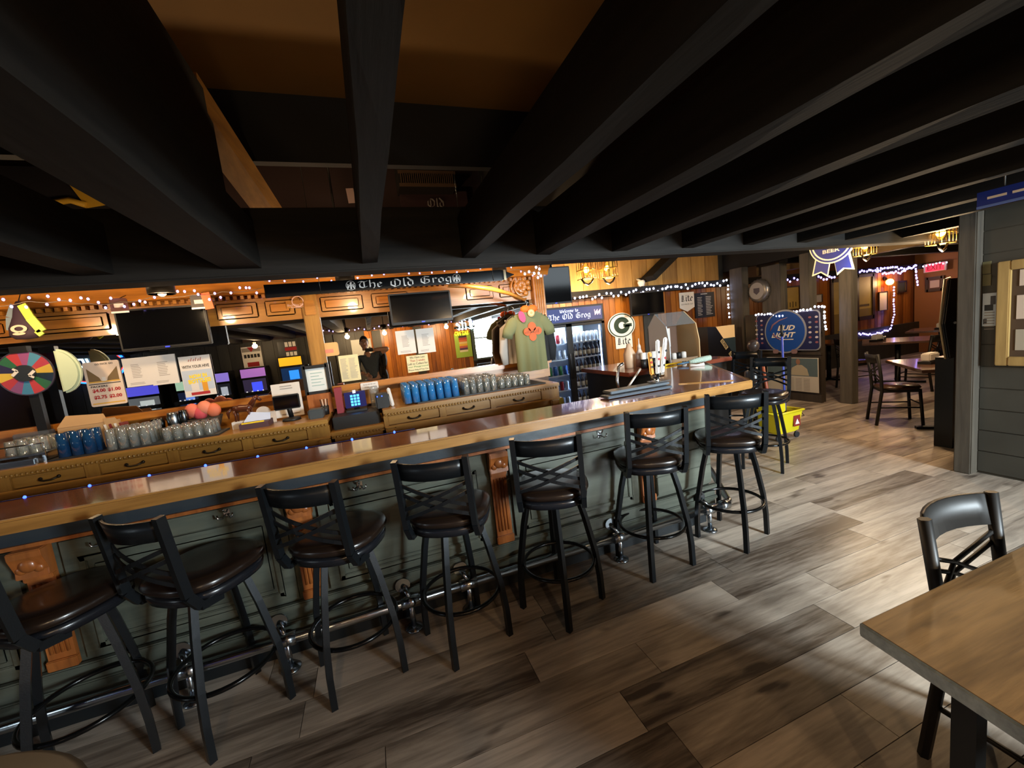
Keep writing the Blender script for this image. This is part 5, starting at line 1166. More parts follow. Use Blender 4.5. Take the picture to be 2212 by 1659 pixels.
# black arcade cabinet beyond the bar end
ag = [onY(1528, 706, 5.45), onY(1546, 706, 5.45), onY(1594, 778, 5.45)]
t = thing('arcade_cabinet', 'black arcade cabinet with slanted lettered side beyond the bar', 'arcade game', (5.8, 5.7, 0))
MB().prism([(ag[0].x, 0), (ag[2].x, 0), (ag[2].x, ag[2].z), (ag[1].x, ag[1].z), (ag[0].x, ag[0].z)], (0, 5.45, 0), XV, ZV, -.6).build('cabinet_body', mat('arcade_black', '#0c0c0d', .3), t)
dv = ag[2]-ag[1]; ang = math.atan2(dv.z, dv.x)
for u, tx in ((.42, 'SUPER'), (.75, 'SIX')):
    c = ag[1]+dv*u+Vector((-.03, -.004, -.05)); panel('name_plate', c, .2 if u < .5 else .13, .07, .004, mat('plate_cream', '#b9a67c', .5), parent=t, roll=ang); words(tx, c, .17 if u < .5 else .1, .05, INK, t, depth=.006, roll=ang, bold=.02)
c = onY(1560, 716, 5.95); MB().box((c.x-.2, 5.9, c.z-.13), (c.x+.25, 6.0, c.z+.1)).build('marquee', mat('marquee_cream', '#d8b98c', .4, emit=.35, emcol='#d8a86a'), t); MB().box((c.x-.18, 5.89, 0), (c.x+.25, 6.0, c.z-.13)).build('rear_case', mat('arcade_case', '#3a4a52', .3), t)

# ================================================================== mop bucket
bk = thing('mop_bucket', 'yellow wheeled mop bucket with wringer standing by the angled bar end', 'mop bucket', (4.55, 3.55, 0))
YB_ = mat('bucket_yellow', '#c9bb1c', .4); bx_, by_ = 4.55, 3.55
b = MB(); vs = []
for z, w_, d_ in ((.08, .17, .13), (.34, .21, .16)): vs += [(bx_-w_, by_-d_, z), (bx_+w_, by_-d_, z), (bx_+w_, by_+d_, z), (bx_-w_, by_+d_, z)]
b.add(vs, [(3, 2, 1, 0), (0, 1, 5, 4), (1, 2, 6, 5), (2, 3, 7, 6), (3, 0, 4, 7)]).build('tub', YB_, bk, bevel=.02)
MB().tube([(bx_-.21, by_-.16, .34), (bx_+.21, by_-.16, .34), (bx_+.21, by_+.16, .34), (bx_-.21, by_+.16, .34)], .014, 6, closed=True).build('rim', YB_, bk)
for sx in (-1, 1):
    for sy in (-1, 1): MB().lathe([(.035, -.012), (.035, .012)], (bx_+sx*.15, by_+sy*.11, .036), 14, 'y').tube([(bx_+sx*.15, by_+sy*.11, .04), (bx_+sx*.14, by_+sy*.1, .09)], .012, 6).build('caster', mat('caster_dark', '#23262c', .5), bk)
MB().box((bx_-.19, by_-.12, .34), (bx_-.02, by_+.12, .46)).build('wringer', YB_, bk, bevel=.015); MB().box((bx_-.24, by_-.05, .47), (bx_-.0, by_+.05, .50)).build('press_plate', YB_, bk, bevel=.008); MB().tube([(bx_-.2, by_, .46), (bx_-.24, by_, .49)], .012, 6).build('press_lever', YB_, bk)
panel('warning_sticker', Vector((bx_+.1, by_-.153, .22)), .11, .13, .004, mat('sticker_red', '#7d2a24', .5), parent=bk); MB().prism([(-.035, -.03), (.035, -.03), (0, .035)], (bx_+.1, by_-.158, .21), XV, ZV, .002).build('sticker_triangle', GW, bk)
MB().tube([(bx_+.21, by_-.1, .33), (bx_+.30, by_-.1, .24), (bx_+.31, by_, .2), (bx_+.22, by_+.1, .3)], .004, 6).build('carry_handle', BEZ, bk)
mp = thing('mop', 'blue-handled mop standing in the yellow bucket', 'mop', (bx_+.12, by_, .1)); MB().tube([(bx_+.12, by_, .15), (bx_+.125, by_+.02, 1.22)], .013, 10).build('handle', mat('mop_blue', '#34459c', .4), mp); MB().tube([(bx_+.125, by_+.02, 1.22), (bx_+.126, by_+.022, 1.36)], .015, 10).build('grip', BEZ, mp); MB().box((bx_+.07, by_-.02, .50), (bx_+.17, by_+.03, .53)).build('clamp', YB_, mp); MB().ball((bx_+.12, by_, .17), .07, 8, (1, 1, .9)).build('mop_head', PAPERP, mp)
# upright vacuum behind the stool
vx, vy = 4.75, 4.05; vc = thing('upright_vacuum', 'dark upright vacuum with an orange hose behind the bar end stool', 'vacuum', (vx, vy, 0))
MB().box((vx-.15, vy-.15, 0), (vx+.15, vy+.15, .12)).build('floor_head', BEZ, vc, bevel=.03); MB().lathe([(.1, .1), (.11, .4), (.1, .75), (.06, .85)], (vx, vy, 0), 16).build('dust_bin', mat('bin_grey', '#2b2724', .3), vc); MB().tube([(vx, vy, .8), (vx+.02, vy, 1.0), (vx+.03, vy, 1.16)], [.03, .03, .05], 10).build('handle', mat('vac_bronze', '#4a3a34', .35), vc); MB().ball((vx+.03, vy, 1.1), .075, 8, (1, 1, 1.1)).build('handle_ball', mat('vac_bronze2', '#3a2f2b', .3), vc); MB().tube([(vx+.08, vy-.1, .2), (vx+.1, vy-.12, .5), (vx+.06, vy-.1, .85)], .022, 8).build('hose', mat('hose_orange', '#8a4228', .4), vc)
# ================================================================== half-wall signs
XS = 6.545
def xpos(tl, tr, bl, X):
    a, b, c = onX(*tl, X), onX(*tr, X), onX(*bl, X); wd = a.y-b.y; ht = a.z-c.z
    return Vector((X, (a.y+b.y)/2, (a.z+b.z)/2-ht/2)), wd, ht
c, wd, ht = xpos((1634, 676), (1772, 668), (1634, 752), XS); c.z -= .02
NAVY = mat('sign_navy', '#1c2452', .35); BLU = mat('sign_blue', '#1e4a9c', .3); SIL = mat('sign_silver', '#aab0bc', .3, .5)
t = thing('beer_sign', 'wide navy tin sign with round blue beer logo on the half wall', 'sign', tuple(c))
panel('rim', c, wd, ht, .012, SIL, 'x-', parent=t, rad=.07); panel('field', c+Vector((-.012, 0, 0)), wd-.03, ht-.03, .004, NAVY, 'x-', parent=t, rad=.06)
cc = Vector((XS-.016, onX(1697, 716, XS).y, onX(1697, 716, XS).z)); rr = .36
disc('disc_rim', cc, rr, rr, .008, SIL, 'x-', parent=t, n=56); disc('disc', cc+Vector((-.008, 0, 0)), rr*.93, rr*.93, .004, BLU, 'x-', parent=t, n=56)
words('BUD', cc+Vector((0, -.03, .06)), .30, .085, GW, t, 'x-', depth=.014, bold=.03, shear=.3, split=True); words('LIGHT', cc+Vector((0, .02, -.055)), .42, .085, GW, t, 'x-', depth=.014, bold=.03, shear=.3, split=True)
MB().tube([cc+Vector((-.014, .25, .02)), cc+Vector((-.014, .2, .12)), cc+Vector((-.014, .08, .19)), cc+Vector((-.014, -.06, .23))], [.008, .016, .012, .004], 6).tube([cc+Vector((-.014, .2, -.03)), cc+Vector((-.014, .12, -.11)), cc+Vector((-.014, .02, -.14))], [.014, .01, .003], 6).build('swoosh', mat('swoosh_red', '#8c6a80', .4), t)
panel('strap_line', cc+Vector((-.013, -.03, -.13)), .24, .012, .001, GW, 'x-', parent=t)
for s_, y0 in ((1, .47), (-1, -.46)):
    for i in range(2):
        for j in range(6): disc('team_badge', Vector((XS-.017, cc.y+y0+(i-.5)*.10, c.z+ht*.33-j*ht*.125)), .024, .017, .002, mat('badge'+str((i+j) % 4), ['#c9c4d4', '#8c5560', '#7d88a8', '#b8a890'][(i+j) % 4], .5), 'x-', parent=t, n=10)
for s_ in (-1, 1): panel('sign_foot', cc+Vector((-.012, s_*.16, -.33)), .1, .07, .006, mat('foot_rose', '#7d6468', .5), 'x-', parent=t, rad=.03)
c, wd, ht = xpos((1657, 776), (1768, 768), (1657, 843), XS); c.z -= .0
t = thing('race_poster', 'wide poster of a man with folded arms over a schedule, under the round sign', 'poster', tuple(c)); panel('sheet', c, wd, ht, .006, mat('poster_grey', '#b5b0a6', .6), 'x-', parent=t); panel('photo_field', c+Vector((-.006, 0, ht*.22)), wd*.97, ht*.52, .001, mat('poster_slate', '#4d6068', .6), 'x-', parent=t)
words('RACE FOR THE', c+Vector((0, wd*.22, ht*.38)), wd*.46, ht*.07, mat('poster_text', '#c9c2a4', .6), t, 'x-', depth=.009, bold=.02); words('MOUNTAINS', c+Vector((0, wd*.25, ht*.28)), wd*.38, ht*.07, M['poster_text'], t, 'x-', depth=.009, bold=.02)
MB().prism([(-.15, 0), (-.12, .12), (-.03, .17), (.05, .17), (.13, .11), (.16, 0)], c+Vector((-.0075, -wd*.15, -ht*.02)), -YV, ZV, .001).build('figure_shirt', mat('poster_shirt', '#a39a86', .6), t); disc('figure_head', c+Vector((-.0085, -wd*.135, ht*.38)), .035, .048, .001, mat('poster_skin', '#8a6552', .6), 'x-', parent=t, n=16)
b = MB()
for i in range(4):
    for j in range(9): b.prism([(0, 0), (.1, 0), (.1, .007), (0, .007)], c+Vector((-.0075, -wd*.02-.13*(i-1.2)+.05, -ht*.12-j*.024)), -YV, ZV, .001)
b.build('schedule_lines', INKG, t); panel('inset_photo', c+Vector((-.007, wd*.42, -ht*.1)), wd*.12, ht*.26, .001, BEZ, 'x-', parent=t)
# bottle-cap sign on the wide post
p = onX(1641, 628, 6.89); t = thing('bottle_cap_sign', 'round metal bottle-cap sign with crimped edge on the wide post', 'sign', tuple(p)); n = 42; b = MB(); vs = []
for r_, x_ in ((.21, 0), (.215, -.03), (.175, -.07), (.001, -.075)):
    for k in range(n): a = 2*math.pi*k/n; q = r_*(1+.035*math.cos(a*21)*(1 if r_ > .2 else 0)); vs.append((p.x+x_, p.y+q*math.cos(a), p.z+q*math.sin(a)))
fs = [(i*n+k, i*n+(k+1) % n, (i+1)*n+(k+1) % n, (i+1)*n+k) for i in range(3) for k in range(n)]
b.add(vs, fs, True).build('cap_plate', mat('cap_silver', '#8f8b88', .3, .7), t); disc('cap_face', p+Vector((-.076, 0, 0)), .15, .15, .002, mat('cap_face', '#9a948e', .5), 'x-', parent=t); MB().prism([(-.06, .05), (.06, .05), (.06, -.02), (0, -.07), (-.06, -.02)][::-1], p+Vector((-.079, 0, 0)), -YV, ZV, .002).build('cap_crest', mat('crest_dark', '#4c4448', .5), t)
# blue ribbon sign hanging from the ceiling
p = onX(1797, 520, 6.1); t = thing('ribbon_sign', 'blue ribbon-shaped beer sign with white edge hanging from the ceiling', 'sign', tuple(p)); EDG = mat('ribbon_white', '#e6dcb8', .4, emit=.5, emcol='#e8cf90'); RB = mat('ribbon_blue', '#1c2a86', .4)
sr = .30
disc('rosette_edge', p, sr, sr, .012, EDG, 'x-', parent=t); disc('rosette', p+Vector((-.012, 0, 0)), sr*.94, sr*.94, .004, RB, 'x-', parent=t); disc('bead_ring', p+Vector((-.016, 0, 0)), sr*.86, sr*.86, .003, EDG, 'x-', parent=t, r0=.93); words('BEER', p+Vector((0, 0, -.13)), .22, .05, GW, t, 'x-', depth=.02, bold=.03)
for s_ in (-1, 1):
    rb = [(s_*.02, -.24), (s_*.22, -.2), (s_*.27, -.43), (s_*.15, -.40), (s_*.06, -.47)]; rb = rb if s_ < 0 else rb[::-1]
    MB().prism(rb[::-1], p+Vector((.006, 0, 0)), -YV, ZV, .010).build('ribbon_edge', EDG, t); MB().prism([(x*.86+s_*.012, (z+.3)*.82-.3) for x, z in rb][::-1], p+Vector((-.005, 0, 0)), -YV, ZV, .004).build('ribbon_tail', RB, t)
for s_ in (-1, 1): MB().tube([p+Vector((0, s_*.15, .2)), (p.x, p.y+s_*.15, max(p.z+.3, 2.96))], .003, 5).build('chain', STEEL, t)

# ================================================================== dining room
TBL = wood('dark_table_top', '#6b4c3c', '#3f2a20', 'X', 5, .22, coat=.4)
def table(label, cx, cy, side, rz, group=None, h=.76):
    t = thing('dining_table', label, 'table', (cx, cy, 0), group, rz); o = Vector((cx, cy, 0)); s = side/2
    MB().box((cx-s, cy-s, h-.035), (cx+s, cy+s, h)).build('table_top', TBL, t, bevel=.006); MB().tube([(cx, cy, .02), (cx, cy, h-.035)], .04, 12).build('column', BEZ, t)
    b = MB()
    for a in range(4): b.bar((cx, cy, .02), (cx+s*.75*math.cos(a*math.pi/2), cy+s*.75*math.sin(a*math.pi/2), .015), .06, .03)
    b.build('base', BEZ, t); return t
CHB = mat('chair_black', '#14110e', .5); CHS = mat('chair_seat', '#3a2416', .25, coat=.3)
def chair():
    t = thing('dining_chair', 'black dining chair', 'chair', (0, 0, 0))
    MB().lathe([(.05, .44), (.19, .44), (.205, .455), (.19, .475), (.001, .478)], n=28, sq=3).build('seat', CHS, t)
    for sx in (-1, 1):
        MB().tube([(sx*.16, .16, .44), (sx*.18, .185, 0)], .0165, 6).build('leg', CHB, t)
        MB().tube([(sx*.165, -.24, 0), (sx*.17, -.19, .42), (sx*.18, -.20, .6), (sx*.19, -.235, .88)], .018, 6).build('leg', CHB, t)
        MB().tube([(sx*.17, .17, .22), (sx*.167, -.21, .22)], .009, 6).build('stretcher', CHB, t)
    MB().tube([(-.17, .17, .26), (.17, .17, .26)], .009, 6).build('stretcher', CHB, t); MB().box((-.17, -.18, .405), (.17, .17, .44)).build('seat_frame', CHB, t)
    b = MB(); n = 8; vs = []
    for k in range(n+1):
        u = k/n*2-1
        for z, o in ((.77, .0), (.875, -.02)): vs += [(u*.185, -.222-.05*(1-u*u)+o-.007, z), (u*.185, -.222-.05*(1-u*u)+o+.007, z)]
    fs = [(0, 2, 3, 1), (n*4, n*4+1, n*4+3, n*4+2)]
    for k in range(n): a = k*4; fs += [(a, a+4, a+6, a+2), (a+1, a+3, a+7, a+5), (a+2, a+6, a+7, a+3), (a, a+1, a+5, a+4)]
    b.add(vs, fs, True).build('top_rail', CHB, t)
    for s in (-1, 1):
        for dz in (0, .04): MB().tube([(-s*.18, -.205, .54+dz), (0, -.245, .63+dz), (s*.185, -.222, .71+dz)], .008, 5).build('cross_bar', CHB, t)
    return t
c0 = chair()
cl = [(6.02, 3.14, 135-90+0, 'black dining chair with glossy seat at the table beside the corner post'), (6.75, 2.75, 135, 'black dining chair on the far side of the table by the corner post'),
      (8.05, 4.78, 260, 'black dining chair drawn up beside the screen post'), (8.25, 4.05, 10, 'black dining chair in front of the middle dining table'), (7.9, 5.6, -90, 'black dining chair beneath the framed mural'),
      (1.78, .52, 180, 'black metal chair tucked under the rustic table'), (10.3, 4.5, -55, 'black dining chair at the table below the exit sign')]
for i, (x, y, a, lb) in enumerate(cl):
    o = c0 if i == 0 else copy_tree(c0)
    o.location = (x, y, 0); o.rotation_euler = (0, 0, R(a)); o['label'] = lb
# chair 0 faces the table: its back lies toward the screen
c0.rotation_euler = (0, 0, R(-135)+math.pi/2*0)
c0.rotation_euler = (0, 0, math.atan2(-.25, .25)-math.pi/2)
table('square dark table beside the grey corner post', 6.11, 2.6, 1.0, R(45)); table('dark dining table with napkins beyond the screen post', 8.75, 4.55, .95, R(30)); table('dark table below the exit sign', 10.9, 4.95, .95, R(20)); table('dark table below the framed mural', 8.6, 5.6, .8, 0)
def caddy(x, y, lb, z=.761):
    t = thing('napkin_caddy', lb, 'napkin holder', (x, y, z)); MB().box((x-.11, y-.06, z), (x+.11, y+.06, z+.03)).build('tray', BEZ, t); MB().box((x-.09, y-.045, z+.03), (x+.09, y+.045, z+.12)).build('napkins', PAPER, t, bevel=.012)
    for k in range(2): MB().lathe([(.018, .03), (.018, .09), (.01, .11)], (x+.08-.04*k, y-.075, z-.03+.0), 10).build('shaker', CHR, t)
caddy(5.92, 2.78, 'white napkin holder on the table beside the corner post'); caddy(8.55, 4.75, 'white napkin holder on the middle dining table'); caddy(10.8, 4.9, 'white napkin holder on the table below the exit sign')
# murals and pictures on the dining room wall
MUR = mat('mural_yellow', '#b89a4e', .6, var=.3, vscale=3); FRM = mat('frame_dark', '#3a2614', .5)
def picture(label, tl, tr, bl, plane, mt, ins=None, fw=.05, cat='picture', name='framed_picture'):
    if plane[0] == 'y': c, wd, ht = pos4(tl, tr, bl, plane[1]); fc = 'y-'
    else: c, wd, ht = xpos(tl, tr, bl, plane[1]); fc = 'x-'
    n_ = FACE[fc][0].cross(FACE[fc][1]); u = FACE[fc][0]
    t = thing(name, label, cat, tuple(c)); panel('canvas', c, wd, ht, .01, mt, fc, parent=t)
    for a, w_, h_ in ((-.5, fw, ht+fw), (.5, fw, ht+fw)): panel('frame_bar', c+u*(a*wd), w_, h_, .03, FRM, fc, parent=t)
    for a in (-.5, .5): panel('frame_bar', c+ZV*(a*ht), wd, fw, .03, FRM, fc, parent=t)
    if ins: panel('print', c+n_*.01, wd*.6, ht*.6, .002, ins, fc, parent=t)
    return t, c, wd, ht, fc
t, c, wd, ht, fc = picture('tall yellow mural in a dark frame behind the screen post', (1850, 597), (1885, 592), (1850, 690), ('y', 6.49), MUR, fw=.09); panel('mural_boat', c+Vector((-wd*.05, -.011, -ht*.2)), wd*.6, ht*.05, .002, mat('mural_brown', '#5d4a22', .6), parent=t); panel('mural_shore', c+Vector((0, -.011, -ht*.38)), wd*.98, ht*.2, .001, mat('mural_olive', '#8a7238', .6), parent=t)
t, c, wd, ht, fc = picture('narrow yellow mural partly hidden by the screen post', (1795, 608), (1822, 604), (1795, 735), ('y', 6.49), MUR, fw=.08); panel('mural_dark', c+Vector((0, -.011, -ht*.25)), wd*.98, ht*.35, .001, M['mural_olive'], parent=t)
t, c, wd, ht, fc = picture('yellow picture with small dark figures between the posts', (1684, 622), (1725, 618), (1684, 672), ('y', 6.49), MUR, fw=.03)
for k in range(5): panel('figure', c+Vector((-wd*.3+k*wd*.15, -.011, -ht*.28)), .03, .10+.03*(k % 2), .002, M['mural_brown'], parent=t)
picture('small dark green picture beside the wall sconce', (1938, 610), (1955, 607), (1938, 632), ('y', 6.49), mat('green_pic', '#4a4a28', .6), fw=.04)
picture('dark framed print below the exit sign', (2003, 602), (2037, 598), (2003, 628), ('x', 13.18), mat('brown_mat', '#5a3826', .6), PAPERP, fw=.06)
picture('pale paper flyer pinned to the pine wall', (1897, 632), (1915, 629), (1897, 672), ('y', 6.49), PAPERP, fw=.01, cat='flyer', name='flyer')
picture('small white pennant card on the pine wall', (1757, 638), (1774, 635), (1757, 655), ('y', 6.49), PAPER, fw=.01, cat='flyer', name='flyer')
p = onY(1922, 609, 6.38); t = thing('wall_sconce', 'glowing round wall sconce on the pine boards', 'lamp', tuple(p)); MB().ball(p, .075, 10).build('globe', mat('sconce_glow', '#ffd08a', .4, emit=14, emcol='#ff9a3a'), t); MB().tube([p+Vector((0, 0, .06)), p+Vector((0, .11, .09))], .015, 8).lathe([(.05, -.02), (.05, .0)], (p.x, 6.485, p.z+.09), 12, 'y').build('bracket', BRZ, t); light('sconce_light', 'POINT', p+Vector((0, -.14, 0)), 12, WARM, .06)
p = onX(2022, 577, 13.1); t = thing('exit_sign', 'red illuminated exit sign on the far wall', 'sign', tuple(p)); panel('housing', p, .42, .2, .05, mat('exit_case', '#c9a9a4', .5), 'x-', parent=t); panel('face', p+Vector((-.05, 0, 0)), .34, .17, .004, mat('exit_red', '#e01c2c', .4, emit=1.6, emcol='#ff1c30'), 'x-', parent=t); words('EXIT', p+Vector((-.05, 0, 0)), .28, .12, mat('exit_letters', '#7a0c14', .5), t, 'x-', depth=.006, bold=.02)
# dart machine behind the corner post
dm = thing('dart_machine', 'tall black dart machine with a pale edge behind the corner post', 'dart machine', (5.35, 2.28, 0)); DK = mat('dart_black', '#101318', .3)
pol = [onY(2051, 602, 2.3), onY(2040, 700, 2.3), onY(2052, 775, 2.3)]
MB().prism([(5.55, pol[2].z), (pol[2].x, pol[2].z), (pol[1].x, pol[1].z), (pol[0].x+.02, pol[0].z), (5.55, pol[0].z)][::-1], (0, 2.3, 0), XV, ZV, -.03).build('head', DK, dm, bevel=.01); MB().tube([v+Vector((0, .032, 0)) for v in (pol[2], pol[1], pol[0], pol[0]+Vector((.08, 0, .01)))], .009, 6).build('pale_edge', mat('edge_tan', '#a89878', .5), dm); MB().box((5.30, 2.31, 0), (5.55, 2.45, pol[2].z)).build('pedestal', DK, dm); MB().ball(Vector((5.26, 2.29, 1.25)), .012, 6).build('knob', PAPER, dm)
# partition wall things
XPW = WPX-.013
def xthing(name, label, cat, tl, tr, bl, mt, th=.006):
    c, wd, ht = xpos(tl, tr, bl, XPW); t = thing(name, label, cat, tuple(c)); panel('board', c, wd, ht, th, mt, 'x-', parent=t); return t, c, wd, ht
t, c, wd, ht = xthing('notice', 'printed white notice with photos pinned to the partition wall', 'notice', (2124, 636), (2156, 630), (2124, 706), mat('cool_paper', '#c9d4dc', .6)); panel('photo', c+Vector((-.006, -wd*.22, ht*.28)), wd*.36, ht*.26, .001, mat('photo_dark', '#4c4c50', .6), 'x-', parent=t); panel('photo', c+Vector((-.006, wd*.06, ht*.06)), wd*.6, ht*.18, .001, mat('photo_black', '#2c3034', .6), 'x-', parent=t); panel('photo', c+Vector((-.006, wd*.3, -ht*.36)), wd*.25, ht*.16, .001, M['photo_dark'], 'x-', parent=t)
b = MB()
for k in range(7): b.prism([(0, 0), (wd*.7, 0), (wd*.7, .006), (0, .006)], c+Vector((-.007, wd*.35, -ht*.1-k*.022)), -YV, ZV, .001)
b.build('printed_lines', INKG, t)
OLV = mat('switch_olive', '#6b6544', .5)
for k, (a, b_) in enumerate((((2124, 566), 592), ((2124, 594), 618))): xthing('switch_plate', ['upper olive switch plate on the partition wall', 'lower olive switch plate just above the white notice'][k], 'switch', a, (2142, a[1]-2), (2124, b_), OLV, .008)
CRM = wood('cream_frame', '#b3945a', '#85683a', 'Z', 5, .5)
a, q = onX(2162, 566, XPW), onX(2162, 788, XPW); y1 = a.y; y0 = 1.25; z1, z0 = a.z, q.z
t = thing('photo_board', 'cream framed cork board with photos on the partition wall', 'board', (XPW, (y0+y1)/2, z0)); MB().box((XPW-.02, y0, z0), (XPW, y1, z1)).build('backing', mat('cork_dark', '#4a3828', .7), t)
for yy0, yy1, zz0, zz1 in ((y1-.07, y1, z0, z1), (y0, y0+.07, z0, z1), (y0+.07, y1-.07, z0, z0+.07), (y0+.07, y1-.07, z1-.07, z1)): MB().box((XPW-.05, yy0, zz0), (XPW, yy1, zz1)).build('frame_bar', CRM, t, bevel=.006)
for k, (oy, oz, w_, h_) in enumerate(((.16, .15, .12, .16), (.15, .4, .1, .18), (.28, .2, .1, .2), (.16, .62, .1, .12), (.3, .5, .12, .15))): MB().box((XPW-.024, y1-oy-w_/2, z0+oz-h_/2+.05), (XPW-.02, y1-oy+w_/2, z0+oz+h_/2+.05)).build('pinned_photo', PAPERP if k % 2 else mat('photo_grey', '#a59a88', .6), t)
a = onX(2112, 453, 3.2); t = thing('ceiling_sign', 'long blue sign hanging under the joists near the corner post', 'sign', (3.2, a.y-.3, a.z)); MB().box((3.19, a.y-.7, a.z), (3.2, a.y, a.z+.085)).build('panel', mat('sign_royal', '#16329a', .4), t); MB().box((3.187, a.y-.7, a.z), (3.19, a.y, a.z+.012)).build('edge_strip', mat('sign_pale', '#5f7fd0', .4), t)
for k in range(4): MB().box((3.187, a.y-.04-.09*k-.07, a.z+.04), (3.19, a.y-.04-.09*k, a.z+.052)).build('white_bar', GW, t)
for yy in (.1, .6): MB().tube([(3.195, a.y-yy, a.z+.08), (3.195, a.y-yy, 2.36)], .003, 5).build('chain', STEEL, t)
# ================================================================== rustic table near the camera and round table edge
RUS = wood('rustic_table_top', '#957044', '#43301e', 'X', 7, .42, bump=.5, knots=True); EDGG = wood('grey_table_edge', '#a9b6bc', '#5c6870', 'X', 8, .4)
t = thing('rustic_table', 'rustic brown wood table with a grey edge and black legs', 'table', (1.7, .1, 0)); pg = [(1.105, .656), (2.5, .636), (2.35, -.55), (.96, -.5)]
plan(pg, .722, .76).build('table_edge', EDGG, t, bevel=.004); plan([(1.11, .651), (2.49, .631), (2.34, -.545), (.967, -.495)], .755, .7615).build('table_top', RUS, t)
for x, y in ((1.24, .50), (2.3, .5), (2.2, -.4), (1.12, -.36)): MB().tube([(x, y, .72), (x, y, 0)], .032, 4, smooth=False).build('leg', BEZ, t)
plan([(1.2, .54), (2.36, .53), (2.26, -.44), (1.08, -.4)], .66, .722).build('apron', BEZ, t)
MB().box((1.42, -.15, 0), (2.1, .25, .5)).build('storage_chest', mat('chest_slate', '#4c5c68', .5), label='slate blue chest standing under the rustic table', cat='chest', bevel=.01)
p = onZ(60, 1600, .76); t = thing('round_table', 'round olive brown table top in the dark corner', 'table', (p.x-.12, p.y-.40, 0)); MB().lathe([(.38, .725), (.40, .735), (.40, .75), (.385, .76), (.001, .76)], (p.x-.12, p.y-.40, 0), 48).build('table_top', mat('olive_top', '#2e281f', .5, var=.2, vscale=5), t); MB().tube([(p.x-.12, p.y-.40, 0), (p.x-.12, p.y-.40, .725)], .04, 12).build('column', BEZ, t); MB().lathe([(.25, 0), (.24, .02), (.05, .04)], (p.x-.12, p.y-.40, 0), 24).build('base', BEZ, t)
# ================================================================== what the mirror shows: the street side of the room
NW = mat('neon_white', '#e8ffff', .3, emit=5, emcol='#c9f4ff'); NB = mat('neon_blue', '#2a7cff', .3, emit=4, emcol='#1c6cff'); NR = mat('neon_red', '#ff4030', .3, emit=2, emcol='#ff3a28')
c = refl(205, 790)+Vector((0, .05, 0)); t = thing('neon_sign', 'oval blue neon beer sign with white letters on the street wall', 'neon sign', tuple(c))
disc('backing', c, .62, .40, .02, mat('neon_back', '#0c1a34', .4), 'y+', parent=t)
words('BUD', c+Vector((0, 0, .08)), .62, .2, NW, t, 'y+', depth=.05, bold=.02, shear=.2)
for k, r_ in enumerate((1.0, .96, .92)): MB().tube([c+Vector((.60*r_*math.cos(R(a)), .05, .38*r_*math.sin(R(a)))) for a in range(200, 345, 12)], .012, 6).tube([c+Vector((.60*r_*math.cos(R(a)), .05, .38*r_*math.sin(R(a)))) for a in range(20, 165, 12)], .012, 6).build('neon_tube', NB if k < 2 else NR, t)
def machine(px0, px1, pyt, label, c1, c2, c3):
    a, b = refl(px0, pyt, -2.5), refl(px1, pyt, -2.5); x0, x1, zt = a.x, b.x, max(1.4, min(1.95, a.z)); w = x1-x0; xm = (x0+x1)/2
    t = thing('game_machine', label, 'game machine', (xm, -2.7, 0)); Y = -2.5
    MB().box((x0, -2.95, 0), (x1, Y, zt)).build('cabinet', mat('machine_black', '#15161a', .3), t, bevel=.01)
    panel('marquee', Vector((xm, Y, zt-.13)), w*.92, .2, .006, mat('marq'+c1, c1, .4, emit=1.0), 'y+', parent=t); panel('upper_screen', Vector((xm, Y, zt-.48)), w*.86, .4, .006, mat('scr'+c2, c2, .3, emit=.5), 'y+', parent=t); panel('screen_glow', Vector((xm+w*.08, Y+.006, zt-.46)), w*.4, .22, .003, mat('glow'+c3, c3, .3, emit=1.2), 'y+', parent=t)
    MB().box((x0, Y, .86), (x1, Y+.2, .94)).build('button_deck', BEZ, t); panel('lower_panel', Vector((xm, Y, .5)), w*.8, .45, .006, mat('low'+c2, c2, .4, emit=.15), 'y+', parent=t)
    for k in range(4): MB().ball((x0+w*(.2+.2*k), Y+.1, .945), .018, 6).build('button', mat('btn_white', '#dfe4ea', .4, emit=.6), t)
machine(598, 652, 772, 'game machine with an orange marquee and blue screen on the street wall', '#e8a020', '#10305c', '#2a80e0'); machine(515, 574, 797, 'game machine with a purple marquee and violet screen beside the orange one', '#8a5a9c', '#38304a', '#3a48d8'); machine(456, 494, 806, 'game machine with a lilac marquee and dark screen', '#7a68b8', '#22242c', '#8a8f98'); machine(265, 345, 838, 'game machine with a blue and yellow marquee and grey screen', '#4a48c0', '#6a6e70', '#9aa09c'); machine(378, 428, 838, 'game machine with a pale green marquee and navy screen', '#8fae94', '#1c2440', '#5a78c0')
def fsheet(name, label, cat, tl, tr, bl, mt):
    a, b, c = refl(*tl), refl(*tr), refl(*bl); wd = b.x-a.x; ht = a.z-c.z; p = Vector(((a.x+b.x)/2, YF+.004, (a.z+b.z)/2-ht/2))
    t = thing(name, label, cat, tuple(p)); panel('board', p, wd, ht, .012, mt, 'y+', parent=t); return t, p, wd, ht
t, p, wd, ht = fsheet('tin_sign', 'white and red beer tin sign above the purple game machine', 'sign', (520, 752), (562, 746), (526, 800), GW); MB().prism([(-.08, 0), (.08, 0), (0, -.12)], p+Vector((0, .013, ht*.48)), -XV, ZV, .002).build('red_wedge', INKR, t); panel('grey_arc', p+Vector((0, .013, ht*.36)), wd*.95, ht*.18, .001, INKG, 'y+', parent=t)
lines_ = MB()
for k in range(5): lines_.prism([(0, 0), (wd*.13, 0), (wd*.13, ht*.16), (0, ht*.16)], p+Vector((wd*.4-k*wd*.17, .013, 0)), -XV, ZV, .001)
